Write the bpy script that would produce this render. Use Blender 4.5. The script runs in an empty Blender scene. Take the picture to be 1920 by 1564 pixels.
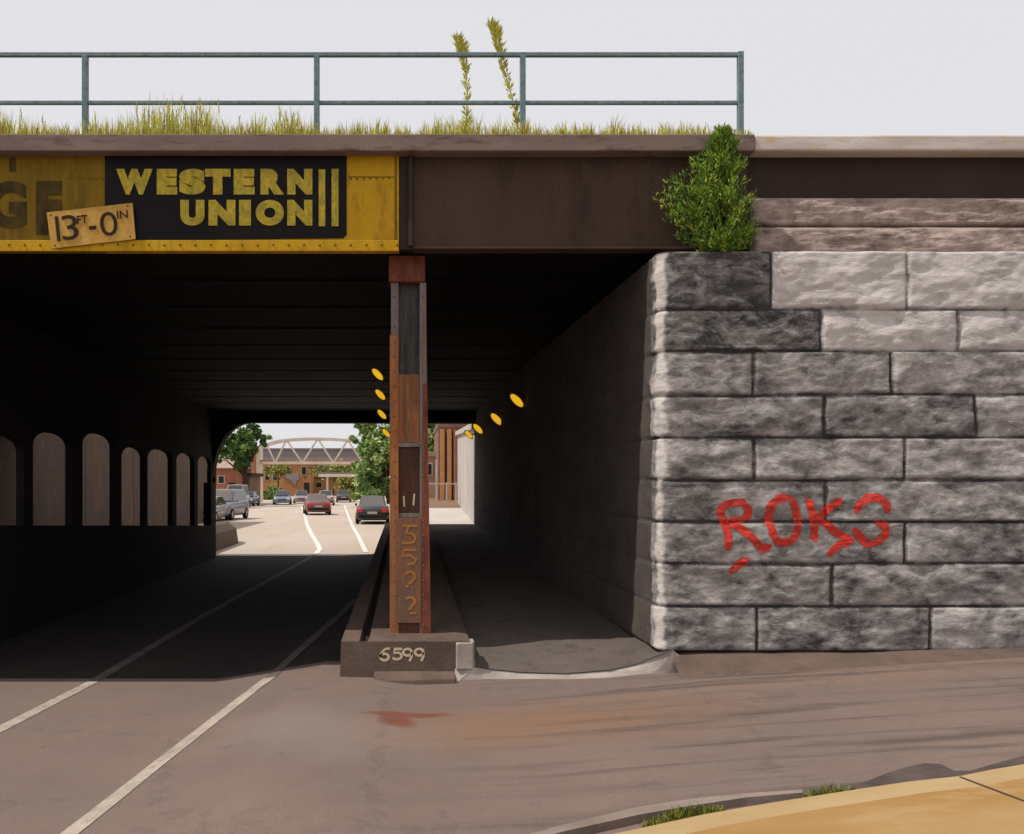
import bpy, bmesh, math, random
from mathutils import Vector, Matrix, noise
random.seed(7)
S = bpy.context.scene
# ------------------------------------------------------------------ camera
F, HX, HY, CZ = 1700.0, 765.0, 905.0, 1.9          # focal length in photo pixels, vanishing point, eye height
cam = bpy.data.objects.new('camera', bpy.data.cameras.new('camera'))
S.collection.objects.link(cam); S.camera = cam
cam.location = (0, 0, CZ); cam.rotation_euler = (math.radians(90), 0, 0)
cam.data.sensor_width = 36; cam.data.lens = 36*F/1920
cam.data.shift_x = (960-HX)/1920; cam.data.shift_y = (HY-782)/1920
cam.data.clip_start = 0.05; cam.data.clip_end = 4000
# ------------------------------------------------------------------ light
TX, TY = -0.62, -0.15                                # direction towards the sun is (TX, TY, 1)
sd = Vector((TX, TY, 1)).normalized()
sun = bpy.data.objects.new('sun', bpy.data.lights.new('sun', 'SUN'))
S.collection.objects.link(sun)
sun.data.energy = 3.6; sun.data.angle = math.radians(0.6); sun.data.color = (1.0, 0.94, 0.87)
sun.rotation_euler = sd.to_track_quat('Z', 'Y').to_euler()
W = bpy.data.worlds.new('World'); S.world = W; W.use_nodes = True
nt = W.node_tree; bg = nt.nodes['Background']
sky = nt.nodes.new('ShaderNodeTexSky'); sky.sky_type = 'NISHITA'; sky.sun_disc = False
sky.sun_elevation = math.asin(sd.z); sky.sun_rotation = math.atan2(sd.x, sd.y)
sky.dust_density = 3.0; sky.air_density = 1.0
mx = nt.nodes.new('ShaderNodeMix'); mx.data_type = 'RGBA'; mx.inputs[0].default_value = 0.93
nt.links.new(sky.outputs[0], mx.inputs[6]); mx.inputs[7].default_value = (6.75, 6.65, 6.85, 1)
nt.links.new(mx.outputs[2], bg.inputs[0]); bg.inputs[1].default_value = 0.12
S.view_settings.view_transform = 'Standard'; S.view_settings.look = 'None'
S.view_settings.exposure = 0.0; S.view_settings.gamma = 1.0
S.render.engine = 'CYCLES'

# ------------------------------------------------------------------ helpers
def at(px, py, Y): return Vector(((px-HX)*Y/F, Y, CZ-(py-HY)*Y/F))
def onz(px, py, z):
    Y = F*(CZ-z)/(py-HY); return Vector(((px-HX)*Y/F, Y, z))
def lerp(a, b, t): return a+(b-a)*t
def interp(x, xs, ys):
    if x <= xs[0]: return ys[0]
    for i in range(1, len(xs)):
        if x <= xs[i]: return lerp(ys[i-1], ys[i], (x-xs[i-1])/(xs[i]-xs[i-1]))
    return ys[-1]

class MB:
    def __init__(s): s.v = []; s.f = []; s.t = []
    def add(s, vs, fs, tone=0.5):
        n = len(s.v); s.v += [tuple(v) for v in vs]; s.f += [tuple(i+n for i in f) for f in fs]; s.t += [tone]*len(vs); return s
    def box(s, x0, x1, y0, y1, z0, z1, tone=.5):
        return s.add([(x, y, z) for z in (z0, z1) for y in (y0, y1) for x in (x0, x1)],
                     [(0, 2, 3, 1), (4, 5, 7, 6), (0, 1, 5, 4), (2, 6, 7, 3), (0, 4, 6, 2), (1, 3, 7, 5)], tone)
    def bar(s, a, b, w, h=None, up=(0, 0, 1)):
        a = Vector(a); b = Vector(b); d = (b-a).normalized(); h = h or w
        r = d.cross(Vector(up))
        if r.length < 1e-3: r = d.cross(Vector((0, 1, 0)))
        r.normalize(); u = r.cross(d).normalized()
        vs = [p+r*w/2*i+u*h/2*j for p in (a, b) for j in (-1, 1) for i in (-1, 1)]
        return s.add(vs, [(0, 1, 3, 2), (4, 6, 7, 5), (0, 4, 5, 1), (2, 3, 7, 6), (0, 2, 6, 4), (1, 5, 7, 3)])
    def tube(s, pts, rs, n=8, tone=.5):
        pts = [Vector(p) for p in pts]
        if not hasattr(rs, '__len__'): rs = [rs]*len(pts)
        vs = []; fs = []
        for i, p in enumerate(pts):
            d = (pts[min(i+1, len(pts)-1)]-pts[max(i-1, 0)]).normalized()
            a = d.cross(Vector((0, 0, 1)))
            if a.length < .05: a = Vector((1, 0, 0))
            a.normalize(); b = d.cross(a)
            for k in range(n):
                t = 2*math.pi*k/n; vs.append(p+(a*math.cos(t)+b*math.sin(t))*rs[i])
        for i in range(len(pts)-1):
            for k in range(n):
                fs.append((i*n+k, i*n+(k+1) % n, (i+1)*n+(k+1) % n, (i+1)*n+k))
        fs.append(tuple(range(n-1, -1, -1))); fs.append(tuple((len(pts)-1)*n+k for k in range(n)))
        return s.add(vs, fs, tone)
    def prism(s, poly, axis, a, b):
        """extrude 2-D polygon along axis ('x','y','z') from a to b"""
        n = len(poly)
        def P(q, t): return {'x': (t, q[0], q[1]), 'y': (q[0], t, q[1]), 'z': (q[0], q[1], t)}[axis]
        return s.add([P(q, a) for q in poly]+[P(q, b) for q in poly],
                     [tuple(range(n)), tuple(range(2*n-1, n-1, -1))]+[(i, (i+1) % n, n+(i+1) % n, n+i) for i in range(n)])
    def grid(s, fn, us, vs_, tonefn=None):
        n = len(s.v); m = len(vs_)
        for u in us:
            for v in vs_:
                s.v.append(tuple(fn(u, v))); s.t.append(tonefn(u, v) if tonefn else .5)
        for i in range(len(us)-1):
            for j in range(m-1):
                s.f.append((n+i*m+j, n+(i+1)*m+j, n+(i+1)*m+j+1, n+i*m+j+1))
        return s
    def build(s, name, mat, parent=None, smooth=False, bevel=0, fix=True):
        me = bpy.data.meshes.new(name); me.from_pydata(s.v, [], s.f); me.update()
        at_ = me.attributes.new('tone', 'FLOAT', 'POINT'); at_.data.foreach_set('value', s.t)
        if fix:
            bm = bmesh.new(); bm.from_mesh(me); bmesh.ops.recalc_face_normals(bm, faces=bm.faces); bm.to_mesh(me); bm.free()
        if smooth: me.polygons.foreach_set('use_smooth', [True]*len(me.polygons))
        o = bpy.data.objects.new(name, me); S.collection.objects.link(o); me.materials.append(mat)
        if parent:
            o.parent = parent; o.matrix_parent_inverse = parent.matrix_world.inverted() if parent.get('_w') else Matrix()
        if bevel:
            b = o.modifiers.new('bevel', 'BEVEL'); b.width = bevel; b.segments = 2; b.limit_method = 'ANGLE'; b.angle_limit = math.radians(40)
        return o
def tag(o, label=None, cat=None, group=None, kind=None):
    if label: o['label'] = label
    if cat: o['category'] = cat
    if group: o['group'] = group
    if kind: o['kind'] = kind
    return o
def thing(name, label, cat, loc=(0, 0, 0), rz=0, group=None):
    o = bpy.data.objects.new(name, None); S.collection.objects.link(o)
    o.location = loc; o.rotation_euler = (0, 0, rz); o.empty_display_size = .2
    return tag(o, label, cat, group)

# ------------------------------------------------------------------ materials
def nodes(name):
    m = bpy.data.materials.new(name); m.use_nodes = True
    return m, m.node_tree, m.node_tree.nodes['Principled BSDF']
def N(nt, t, **k):
    n = nt.nodes.new(t)
    for a, b in k.items(): setattr(n, a, b)
    return n
def coords(nt, scale=(1, 1, 1), rot=(0, 0, 0)):
    tc = N(nt, 'ShaderNodeTexCoord'); mp = N(nt, 'ShaderNodeMapping')
    mp.inputs['Scale'].default_value = scale; mp.inputs['Rotation'].default_value = rot
    nt.links.new(tc.outputs['Object'], mp.inputs['Vector']); return mp.outputs[0]
def noi(nt, vec, scale, detail=5, rough=.6, dist=0):
    n = N(nt, 'ShaderNodeTexNoise'); nt.links.new(vec, n.inputs['Vector'])
    n.inputs['Scale'].default_value = scale; n.inputs['Detail'].default_value = detail
    n.inputs['Roughness'].default_value = rough; n.inputs['Distortion'].default_value = dist
    return n.outputs['Fac']
def ramp(nt, fac, stops):
    r = N(nt, 'ShaderNodeValToRGB'); e = r.color_ramp.elements
    while len(e) < len(stops): e.new(.5)
    for i, (p, c) in enumerate(stops):
        e[i].position = p; e[i].color = (c, c, c, 1) if not hasattr(c, '__len__') else (*c, 1)
    nt.links.new(fac, r.inputs[0]); return r.outputs[0]
def mixc(nt, f, a, b, mode='MIX'):
    m = N(nt, 'ShaderNodeMix', data_type='RGBA', blend_type=mode)
    for i, s in ((0, f), (6, a), (7, b)):
        if hasattr(s, 'links') or hasattr(s, 'is_linked'): nt.links.new(s, m.inputs[i])
        elif i == 0: m.inputs[0].default_value = s
        else: m.inputs[i].default_value = (*s, 1)
    return m.outputs[2]
def math_(nt, op, a, b=None, c=None):
    m = N(nt, 'ShaderNodeMath', operation=op)
    for i, s in enumerate((a, b, c)):
        if s is None: continue
        if hasattr(s, 'is_linked'): nt.links.new(s, m.inputs[i])
        else: m.inputs[i].default_value = s
    return m.outputs[0]
def bump(nt, bs, h, strength=.3, dist=.02):
    b = N(nt, 'ShaderNodeBump'); b.inputs['Strength'].default_value = strength; b.inputs['Distance'].default_value = dist
    nt.links.new(h, b.inputs['Height']); nt.links.new(b.outputs[0], bs.inputs['Normal'])
def mat(name, c1, c2=None, scale=3, stretch=(1, 1, 1), rough=.8, metal=0, bmp=.3, bd=.01, fine=40, c3=None, coat=0):
    m, t, b = nodes(name); c2 = c2 or tuple(x*.75 for x in c1)
    v = coords(t, stretch); n1 = noi(t, v, scale); n2 = noi(t, coords(t), fine, 3)
    col = mixc(t, ramp(t, n1, [(.35, 0.0), (.65, 1.0)]), c1, c2)
    if c3: col = mixc(t, ramp(t, noi(t, v, scale*2.7, 6, .7), [(.52, 0.0), (.68, .85)]), col, c3)
    col = mixc(t, ramp(t, n2, [(.3, .0), (.8, .35)]), col, tuple(x*.6 for x in c1))
    t.links.new(col, b.inputs['Base Color']); b.inputs['Roughness'].default_value = rough; b.inputs['Metallic'].default_value = metal
    b.inputs['Specular IOR Level'].default_value = .5 if coat or metal else .15
    if coat: b.inputs['Coat Weight'].default_value = coat
    if bmp: bump(t, b, n2, bmp, bd)
    return m
M = {}
M['shade_steel'] = mat('shade_black_steel', (.0035, .003, .003), (.0055, .0045, .0042), 1.5)  # near-black so the shade under the deck is built into the steel colour
M['dark_asphalt'] = mat('shaded_asphalt', (.034, .028, .027), (.045, .036, .033), 1.2, rough=.95, fine=90, bmp=.4)  # darker copy of the road asphalt, bridge shade put into its colour
M['dim_line'] = mat('shaded_line_paint', (.16, .13, .12), (.10, .085, .08), 3, rough=.9)  # lane paint dimmed in colour to stand for the shade under the bridge
M['brown_girder'] = mat('brown_painted_steel', (.072, .043, .030), (.092, .058, .042), 1.1, (1, 1, .35), .75, c3=(.045, .028, .022))
M['brown_dark'] = mat('dark_brown_band', (.045, .030, .024), (.06, .042, .034), 1.1, (1, 1, .4), .85)
M['slab'] = mat('mauve_concrete_edge', (.26, .19, .165), (.20, .145, .125), 2.2, (.5, 1, 2), .9, c3=(.10, .06, .045))
M['capstone'] = mat('pale_cap_stone', (.74, .66, .60), (.55, .46, .41), 1.6, (.6, 1, 3), .9, c3=(.58, .40, .12))
M['yellow'] = mat('yellow_sign_paint', (.64, .375, .013), (.50, .27, .010), 2.4, (1.4, 1, .5), .6, c3=(.30, .17, .015), bd=.004)
M['yellow_old'] = mat('weathered_ochre_paint', (.27, .16, .010), (.15, .095, .012), 2.4, (2.2, 1, .45), .7, c3=(.30, .185, .012), bd=.004)
M['ghost'] = mat('faded_black_paint', (.035, .024, .012), (.11, .07, .012), 5, (1.6, 1, .7), .7, bmp=0)
M['black_panel'] = mat('black_sign_paint', (.007, .005, .006), (.013, .009, .009), 2, rough=.55, bmp=.1)
M['letter'] = mat('yellow_lettering', (.68, .49, .045), (.34, .29, .04), 9, (1.3, 1, .8), .6, c3=(.16, .14, .03), fine=60, bmp=0)
M['plate'] = mat('tan_height_plate', (.60, .36, .075), (.52, .27, .05), 4, rough=.55, c3=(.66, .44, .16), bmp=.1)
M['ink'] = mat('dark_brown_ink', (.035, .02, .012), rough=.7, bmp=0)
M['rail'] = mat('blue_grey_rail_paint', (.16, .235, .25), (.20, .28, .29), 6, rough=.5, c3=(.07, .10, .10), bd=.003)
M['rust'] = mat('rusty_steel', (.33, .125, .048), (.13, .065, .042), 4.0, (4, 2.5, .4), .9, c3=(.36, .19, .08))
M['rust_brown'] = mat('brown_grey_rust', (.24, .105, .055), (.15, .10, .075), 3.2, (3.5, 2.5, .4), .85, c3=(.34, .13, .045))
M['rust_edge'] = mat('bright_orange_rust', (.42, .16, .05), (.22, .095, .05), 5, (2, 2, .35), .9, c3=(.20, .13, .10))
M['rust_red'] = mat('red_rust_steel', (.13, .045, .030), (.27, .085, .045), 5.0, (2, 2, .6), .85)
M['rust_dark'] = mat('dark_rust_steel', (.07, .035, .027), (.11, .048, .028), 3.0, (2.5, 2.5, .5), .85)
M['steel_grey'] = mat('grey_weathered_steel', (.24, .215, .20), (.15, .115, .095), 3, (4, 4, .35), .6, c3=(.20, .11, .055))
M['web_grey'] = mat('streaked_grey_web', (.055, .053, .052), (.13, .13, .12), 6, (4, 4, .22), .6, c3=(.025, .022, .02))
M['chalk_orange'] = mat('orange_stencil_paint', (.46, .20, .055), rough=.9, bmp=0)
M['chalk'] = mat('pale_chalk_paint', (.66, .56, .40), (.58, .44, .26), 18, rough=.9, bmp=0)
M['island'] = mat('brown_island_concrete', (.150, .104, .082), (.105, .074, .058), 2.6, (1, .7, 1), .9, c3=(.16, .115, .09), bmp=.5)
M['island_dark'] = mat('dark_channel_concrete', (.04, .032, .030), rough=.95)
M['pale_conc'] = mat('pale_worn_concrete', (.46, .40, .35), (.33, .27, .235), 3, rough=.9, c3=(.50, .45, .40))
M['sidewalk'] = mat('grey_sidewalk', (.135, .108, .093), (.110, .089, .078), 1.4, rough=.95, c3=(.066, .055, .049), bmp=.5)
M['arcade'] = mat('shade_dark_concrete', (.014, .012, .012), (.020, .016, .015), 1.2, rough=.95)  # shade inside the underpass put into the base colour
M['portal'] = mat('dark_portal_concrete', (.016, .013, .013), (.022, .018, .017), 1.2, rough=.95)  # same underpass shade worked into the portal colour
M['retain'] = mat('taupe_retaining_concrete', (.125, .088, .066), (.10, .074, .060), .7, (1, 1, .5), .95, c3=(.16, .12, .095))
M['white_wall'] = mat('whitewashed_concrete', (.56, .51, .46), (.46, .42, .38), .8, (1, .4, .7), .9)
M['far_road'] = mat('pale_concrete_road', (.47, .38, .30), (.50, .43, .375), .35, (1, .3, 1), .9, c3=(.46, .36, .25), fine=6, bmp=.1)
M['line'] = mat('road_line_paint', (.46, .39, .32), (.33, .27, .225), 4, rough=.8, c3=(.19, .145, .12), fine=70, bmp=.1)
M['line_far'] = mat('bright_line_paint', (.85, .80, .72), rough=.8, bmp=0)
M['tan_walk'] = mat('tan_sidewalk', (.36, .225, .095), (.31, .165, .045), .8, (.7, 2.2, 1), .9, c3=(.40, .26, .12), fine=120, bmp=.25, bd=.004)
M['tan_edge'] = mat('pale_tan_sidewalk', (.42, .30, .155), (.37, .25, .12), 2, (.7, 2, 1), .9, fine=120, bmp=.25, bd=.004)
M['kerb_pale'] = mat('pale_kerb', (.27, .215, .18), (.18, .135, .112), 2.2, rough=.9)
M['gap'] = mat('dark_gap_dirt', (.065, .05, .046), (.12, .09, .078), 3, rough=1)
M['dirt'] = mat('dry_ground', (.17, .125, .075), (.10, .10, .045), .12, rough=1, c3=(.20, .15, .09), fine=2, bmp=.1)
M['ballast'] = mat('ballast_soil', (.12, .09, .065), rough=1)
M['brick'] = None
def leaf(name, a, b, c):
    m, t, bs = nodes(name)
    an = N(t, 'ShaderNodeAttribute', attribute_name='tone')
    col = ramp(t, an.outputs['Fac'], [(0.0, a), (.55, b), (1.0, c)])
    t.links.new(col, bs.inputs['Base Color']); bs.inputs['Roughness'].default_value = .7
    bs.inputs['Specular IOR Level'].default_value = .15
    return m
M['leaf_bush'] = leaf('bush_leaf', (.05, .11, .02), (.17, .30, .035), (.46, .50, .07))
M['leaf_dark'] = leaf('dark_leaf', (.035, .075, .022), (.10, .18, .045), (.24, .33, .10))
M['leaf_mid'] = leaf('green_leaf', (.08, .16, .04), (.20, .32, .09), (.46, .52, .22))
M['leaf_olive'] = leaf('olive_leaf', (.10, .12, .03), (.25, .24, .06), (.42, .36, .12))
M['grass'] = leaf('dry_grass_blade', (.34, .22, .05), (.50, .50, .07), (.70, .70, .16))
M['bark'] = mat('bark', (.06, .04, .025), rough=1)
M['tyre'] = mat('tyre_rubber', (.018, .017, .017), rough=.8, bmp=0)
M['rim'] = mat('wheel_rim', (.35, .34, .34), rough=.35, metal=.8, bmp=0)
def glass(name, c):
    m, t, b = nodes(name); b.inputs['Base Color'].default_value = (*c, 1); b.inputs['Roughness'].default_value = .12
    b.inputs['Specular IOR Level'].default_value = .8; return m
M['glass'] = glass('car_glass', (.03, .03, .033))
M['glass_tan'] = glass('hazy_rear_glass', (.11, .095, .085))
M['tail'] = glass('red_tail_lens', (.55, .02, .012)); M['head'] = glass('clear_head_lens', (.75, .70, .60))
M['plate_w'] = mat('number_plate', (.5, .47, .42), bmp=0)
M['trim'] = mat('black_plastic_trim', (.02, .02, .02), bmp=0)
def paint(name, c):
    return mat(name, c, tuple(x*.9 for x in c), 3, rough=.35, bmp=0, coat=.6)
def brick(name, c1, c2, mortar, sc=4):
    m, t, b = nodes(name); tc = N(t, 'ShaderNodeTexCoord')
    # brick pattern on the wall's own X/Z or Y/Z plane
    sx = N(t, 'ShaderNodeSeparateXYZ'); t.links.new(tc.outputs['Object'], sx.inputs[0])
    cb = N(t, 'ShaderNodeCombineXYZ'); t.links.new(math_(t, 'ADD', sx.outputs[0], sx.outputs[1]), cb.inputs[0]); t.links.new(sx.outputs[2], cb.inputs[1])
    br = N(t, 'ShaderNodeTexBrick'); t.links.new(cb.outputs[0], br.inputs['Vector']); br.inputs['Scale'].default_value = sc
    br.inputs['Color1'].default_value = (*c1, 1); br.inputs['Color2'].default_value = (*c2, 1); br.inputs['Mortar'].default_value = (*mortar, 1)
    n = noi(t, coords(t), .5, 5)
    col = mixc(t, ramp(t, n, [(.35, 0.0), (.7, .6)]), br.outputs['Color'], tuple(x*.6 for x in c1))
    t.links.new(col, b.inputs['Base Color']); b.inputs['Roughness'].default_value = .9; return m
M['brick_red'] = brick('red_brick', (.38, .11, .05), (.44, .16, .07), (.22, .17, .13))
M['brick_orange'] = brick('orange_brick', (.52, .20, .06), (.58, .27, .10), (.30, .22, .14))
M['brick_brown'] = brick('brown_brick', (.17, .085, .05), (.25, .12, .065), (.22, .17, .13))
M['tan_stucco'] = mat('pinkish_stucco', (.42, .28, .21), (.36, .24, .18), .6, rough=.95)
M['pink_roof'] = mat('pale_pink_roof', (.42, .30, .26), rough=.9, bmp=0)
M['haze_wall'] = mat('lavender_grey_cladding', (.33, .28, .29), (.28, .24, .26), .2, rough=.95, bmp=0)
M['cream'] = mat('cream_painted_steel', (.66, .58, .50), (.56, .47, .38), 1, rough=.6, bmp=0)
M['dark_opening'] = mat('dark_window', (.03, .028, .03), rough=.3, bmp=0)
M['lamp_case'] = mat('lamp_housing', (.07, .055, .04), rough=.6)
m, t, b = nodes('amber_lamp_glass'); b.inputs['Base Color'].default_value = (.7, .4, .03, 1)
b.inputs['Emission Color'].default_value = (1, .55, .02, 1); b.inputs['Emission Strength'].default_value = .75; M['amber'] = m
m, t, b = nodes('red_spray_paint'); b.inputs['Roughness'].default_value = .8
t.links.new(mixc(t, ramp(t, noi(t, coords(t), 14, 5, .7), [(.4, 0.0), (.7, .75)]), (.66, .028, .014), (.42, .04, .025)), b.inputs['Base Color']); M['spray'] = m
tr_ = N(t, 'ShaderNodeBsdfTransparent'); ms = N(t, 'ShaderNodeMixShader'); out = t.nodes['Material Output']
t.links.new(ramp(t, noi(t, coords(t, (1, 1, 1.6)), 22, 6, .75), [(.38, .7), (.50, 0.0)]), ms.inputs[0])
t.links.new(b.outputs[0], ms.inputs[1]); t.links.new(tr_.outputs[0], ms.inputs[2]); t.links.new(ms.outputs[0], out.inputs['Surface'])
# stone: per-block tone attribute + long horizontal chisel streaks + dark blotchy grime
def stone(name, dark, light, extra=(.30, .24, .19)):
    m, t, b = nodes(name); an = N(t, 'ShaderNodeAttribute', attribute_name='tone')
    v = coords(t, (1, 1, 2.0)); st = noi(t, v, 5.0, 10, .72, .4); gr = noi(t, coords(t, (1, 1, 1.5)), 1.7, 6, .66, .8)
    f = math_(t, 'MULTIPLY_ADD', st, 1.9, -.95)
    f = math_(t, 'ADD', f, an.outputs['Fac'])
    g = math_(t, 'MULTIPLY_ADD', gr, 1.7, -.88)
    f = math_(t, 'ADD', f, g)
    col = ramp(t, f, [(.02, dark), (.45, tuple((p*.6+q*.4) for p, q in zip(dark, light))), (.98, light)])
    col = mixc(t, ramp(t, noi(t, coords(t), 2.3, 8, .7), [(.45, 0.0), (.85, .40)]), col, extra)
    t.links.new(col, b.inputs['Base Color']); b.inputs['Roughness'].default_value = .93
    h = math_(t, 'ADD', math_(t, 'MULTIPLY', noi(t, v, 9, 8, .7, .5), 1.0), math_(t, 'MULTIPLY', noi(t, coords(t), 60, 3), .25))
    bump(t, b, h, .5, .035); return m
M['stone'] = stone('rock_faced_limestone', (.030, .028, .029), (.60, .55, .515), (.32, .275, .25))
M['tunnel'] = mat('shade_dark_tunnel_stone', (.110, .090, .080), (.075, .062, .057), 1.1, (1, 1, 1.6), .95, c3=(.062, .052, .048), fine=18, bmp=.4)  # side wall darkened in colour for the underpass shade
M['stone_pink'] = stone('pinkish_upper_stone', (.13, .088, .075), (.60, .47, .41), (.44, .32, .27))

# ------------------------------------------------------------------ ground, road, pavements
def g(X, Y=8): return interp(X, [-30, -2, 0, 2.7, 5.9, 14], [-.25, -.25, -.13, .085, .275, .6])+interp(X, [-2.1, -.9, -.3, .1, .9], [0, .15, .10, .04, 0])*interp(Y, [9, 14], [1, 0])
def rz(Y): return interp(Y, [0, 30, 120, 400], [-.25, -.25, -.5, -.6])
MB().grid(lambda x, y: (x, y, -.75), [-2500, -600, -100, 0, 100, 600, 2500], [-600, -50, 0, 60, 200, 700, 3000]).build('ground', M['dirt'], fix=False)
tag(bpy.data.objects['ground'], kind='structure')
def road_mat():
    m, t, b = nodes('mauve_asphalt'); tc = N(t, 'ShaderNodeTexCoord'); P = tc.outputs['Object']
    big = noi(t, coords(t), .6, 4); fine = noi(t, coords(t), 150, 3, .8); mid = noi(t, coords(t), 6, 6, .7)
    col = mixc(t, ramp(t, big, [(.35, 0.0), (.65, 1.0)]), (.205, .141, .112), (.168, .118, .097))
    col = mixc(t, ramp(t, mid, [(.45, 0.0), (.75, .3)]), col, (.20, .15, .13))
    sx = N(t, 'ShaderNodeSeparateXYZ'); t.links.new(P, sx.inputs[0]); X, Y = sx.outputs[0], sx.outputs[1]
    def ell(cx, cy, rx, ry, rot=0.0, warp=.5, wsc=2.0, soft=.5):
        # soft elliptical stain at its own place on the ground, with a ragged edge
        c, s_ = math.cos(rot), math.sin(rot)
        dx = math_(t, 'SUBTRACT', X, cx); dy = math_(t, 'SUBTRACT', Y, cy)
        a = math_(t, 'DIVIDE', math_(t, 'ADD', math_(t, 'MULTIPLY', dx, c), math_(t, 'MULTIPLY', dy, s_)), rx)
        bb = math_(t, 'DIVIDE', math_(t, 'SUBTRACT', math_(t, 'MULTIPLY', dy, c), math_(t, 'MULTIPLY', dx, s_)), ry)
        d = math_(t, 'SQRT', math_(t, 'ADD', math_(t, 'MULTIPLY', a, a), math_(t, 'MULTIPLY', bb, bb)))
        d = math_(t, 'ADD', d, math_(t, 'MULTIPLY_ADD', noi(t, coords(t), wsc, 5), warp*2, -warp))
        return ramp(t, d, [(1-soft, 1.0), (min(1, 1+soft*.2)*.999, 0.0)])
    # pale dusty worn patch and the brown rusty wash
    col = mixc(t, math_(t, 'MULTIPLY', ell(-.55, 7.2, 1.3, 1.0, -.4, .35, 1.2, .8), .5), col, (.25, .205, .185))
    col = mixc(t, math_(t, 'MULTIPLY', ell(1.1, 7.3, 2.1, .85, .05, .35, 1.3, .8), .65), col, (.25, .125, .055))
    col = mixc(t, math_(t, 'MULTIPLY', ell(3.9, 8.15, 2.8, .40, .05, .35, 1.3, .8), .45), col, (.26, .155, .095))
    # rust stain with a ragged edge
    for e in ((-.02, 7.70, .46, .115, .05), (-.10, 7.50, .17, .24, .5)):
        col = mixc(t, math_(t, 'MULTIPLY', ell(*e, .22, 7, .45), .9), col, (.19, .045, .02))
    # tyre streaks running out to the right
    v = coords(t, (.28, 3.4, 1), (0, 0, math.radians(-4))); st = noi(t, v, 1.5, 5, .6, .3)
    msk = math_(t, 'MULTIPLY', ramp(t, math_(t, 'MULTIPLY_ADD', X, .16, .1), [(0, 0.0), (.5, 1.0)]), ramp(t, st, [(.50, 0.0), (.66, .75)]))
    col = mixc(t, msk, col, (.062, .044, .038))
    st2 = ramp(t, noi(t, v, 2.2, 5, .6, .4), [(.55, 0.0), (.70, .5)])
    col = mixc(t, math_(t, 'MULTIPLY', st2, ramp(t, math_(t, 'MULTIPLY_ADD', X, .16, .2), [(0, 0.0), (.5, 1.0)])), col, (.21, .155, .13))
    col = mixc(t, ramp(t, fine, [(.36, .55), (.55, .0)]), col, (.055, .042, .038))
    col = mixc(t, ramp(t, fine, [(.60, .0), (.72, .5)]), col, (.36, .30, .26))
    oil = noi(t, coords(t, (1, .8, 1)), 3.2, 6, .7, .5)
    col = mixc(t, ramp(t, oil, [(.60, 0.0), (.70, .45)]), col, (.085, .062, .052))
    # faint cracks
    vo = N(t, 'ShaderNodeTexVoronoi', feature='DISTANCE_TO_EDGE'); t.links.new(coords(t), vo.inputs['Vector']); vo.inputs['Scale'].default_value = .33
    wv = math_(t, 'ADD', vo.outputs[0], math_(t, 'MULTIPLY_ADD', mid, .30, -.15))
    col = mixc(t, ramp(t, wv, [(.0, .18), (.005, 0.0)]), col, (.05, .04, .035))
    # the darker roadway in the bridge's shade is a separate sheet and material
    t.links.new(col, b.inputs['Base Color']); b.inputs['Roughness'].default_value = .93
    bump(t, b, fine, .4, .01); return m
M['asphalt'] = road_mat()
xs = [-30, -20, -12, -8, -6, -5, -4, -3.5, -3, -2.5, -2.1, -2, -1.5, -1, -.9, -.5, -.3, 0, .1, .5, .9, 1.5, 2, 2.7, 3.4, 4.2, 5, 5.9, 8, 11, 14, 30]
tag(MB().grid(lambda x, y: (x, y, g(x, y)), xs, [-25, -10, 0, 4, 6, 8, 8.8, 9.35, 9.95]).build('road', M['asphalt'], smooth=True, fix=False), kind='structure')
# roadway under the bridge (joins the apron at Y=8.8)
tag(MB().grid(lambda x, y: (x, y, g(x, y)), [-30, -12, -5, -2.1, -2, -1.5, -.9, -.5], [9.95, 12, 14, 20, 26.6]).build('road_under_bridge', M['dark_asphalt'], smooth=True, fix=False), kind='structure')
tag(MB().grid(lambda x, y: (x, y, rz(y)+.004*(y < 27)), [-60, -30, -12, -5, 0, .3], [26.6, 27, 32, 45, 60, 90, 120, 160]).build('far_road', M['far_road'], smooth=True, fix=False), kind='structure')

def line(name, pix, w, m, zoff, zf):
    """painted line: photo pixels -> ground points, constant real width"""
    pts = []
    for (px, py) in pix:
        z = -.25
        for _ in range(8):
            Y = F*(CZ-z)/(py-HY); z = zf((px-HX)*Y/F, Y)
        pts.append(Vector(((px-HX)*Y/F, Y, z)))
    # resample
    out = [pts[0]]
    for a, b_ in zip(pts, pts[1:]):
        n = max(1, int((b_-a).length/.4))
        out += [a.lerp(b_, (k+1)/n) for k in range(n)]
    mb = MB(); vs = []
    for i, p in enumerate(out):
        d = (out[min(i+1, len(out)-1)]-out[max(i-1, 0)]); d.z = 0; d.normalize(); r = Vector((d.y, -d.x, 0))
        ww = w/2*(1+.12*noise.noise(p*3))
        for s_ in (-1, 1):
            q = p+r*ww*s_; q.z = zf(q.x, q.y)+zoff; vs.append(q)
    mb.add(vs, [(2*i, 2*i+1, 2*i+3, 2*i+2) for i in range(len(out)-1)])
    return tag(mb.build(name, m, fix=False), kind='structure')
line('lane_line', [(-1100, 1915), (-190, 1460), (0, 1368), (174, 1279)], .13, M['line'], .005, g)
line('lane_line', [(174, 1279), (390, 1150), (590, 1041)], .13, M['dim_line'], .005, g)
line('lane_line', [(-480, 2045), (20, 1650), (140, 1557), (300, 1430), (506, 1271)], .13, M['line'], .005, g)
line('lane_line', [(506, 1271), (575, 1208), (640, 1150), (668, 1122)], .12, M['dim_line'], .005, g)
line('lane_line', [(592, 1039), (600, 1030), (594, 1018), (583, 1000), (576, 985), (571, 965), (566, 950)], .17, M['line_far'], .012, lambda X, Y: rz(Y))
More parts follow.
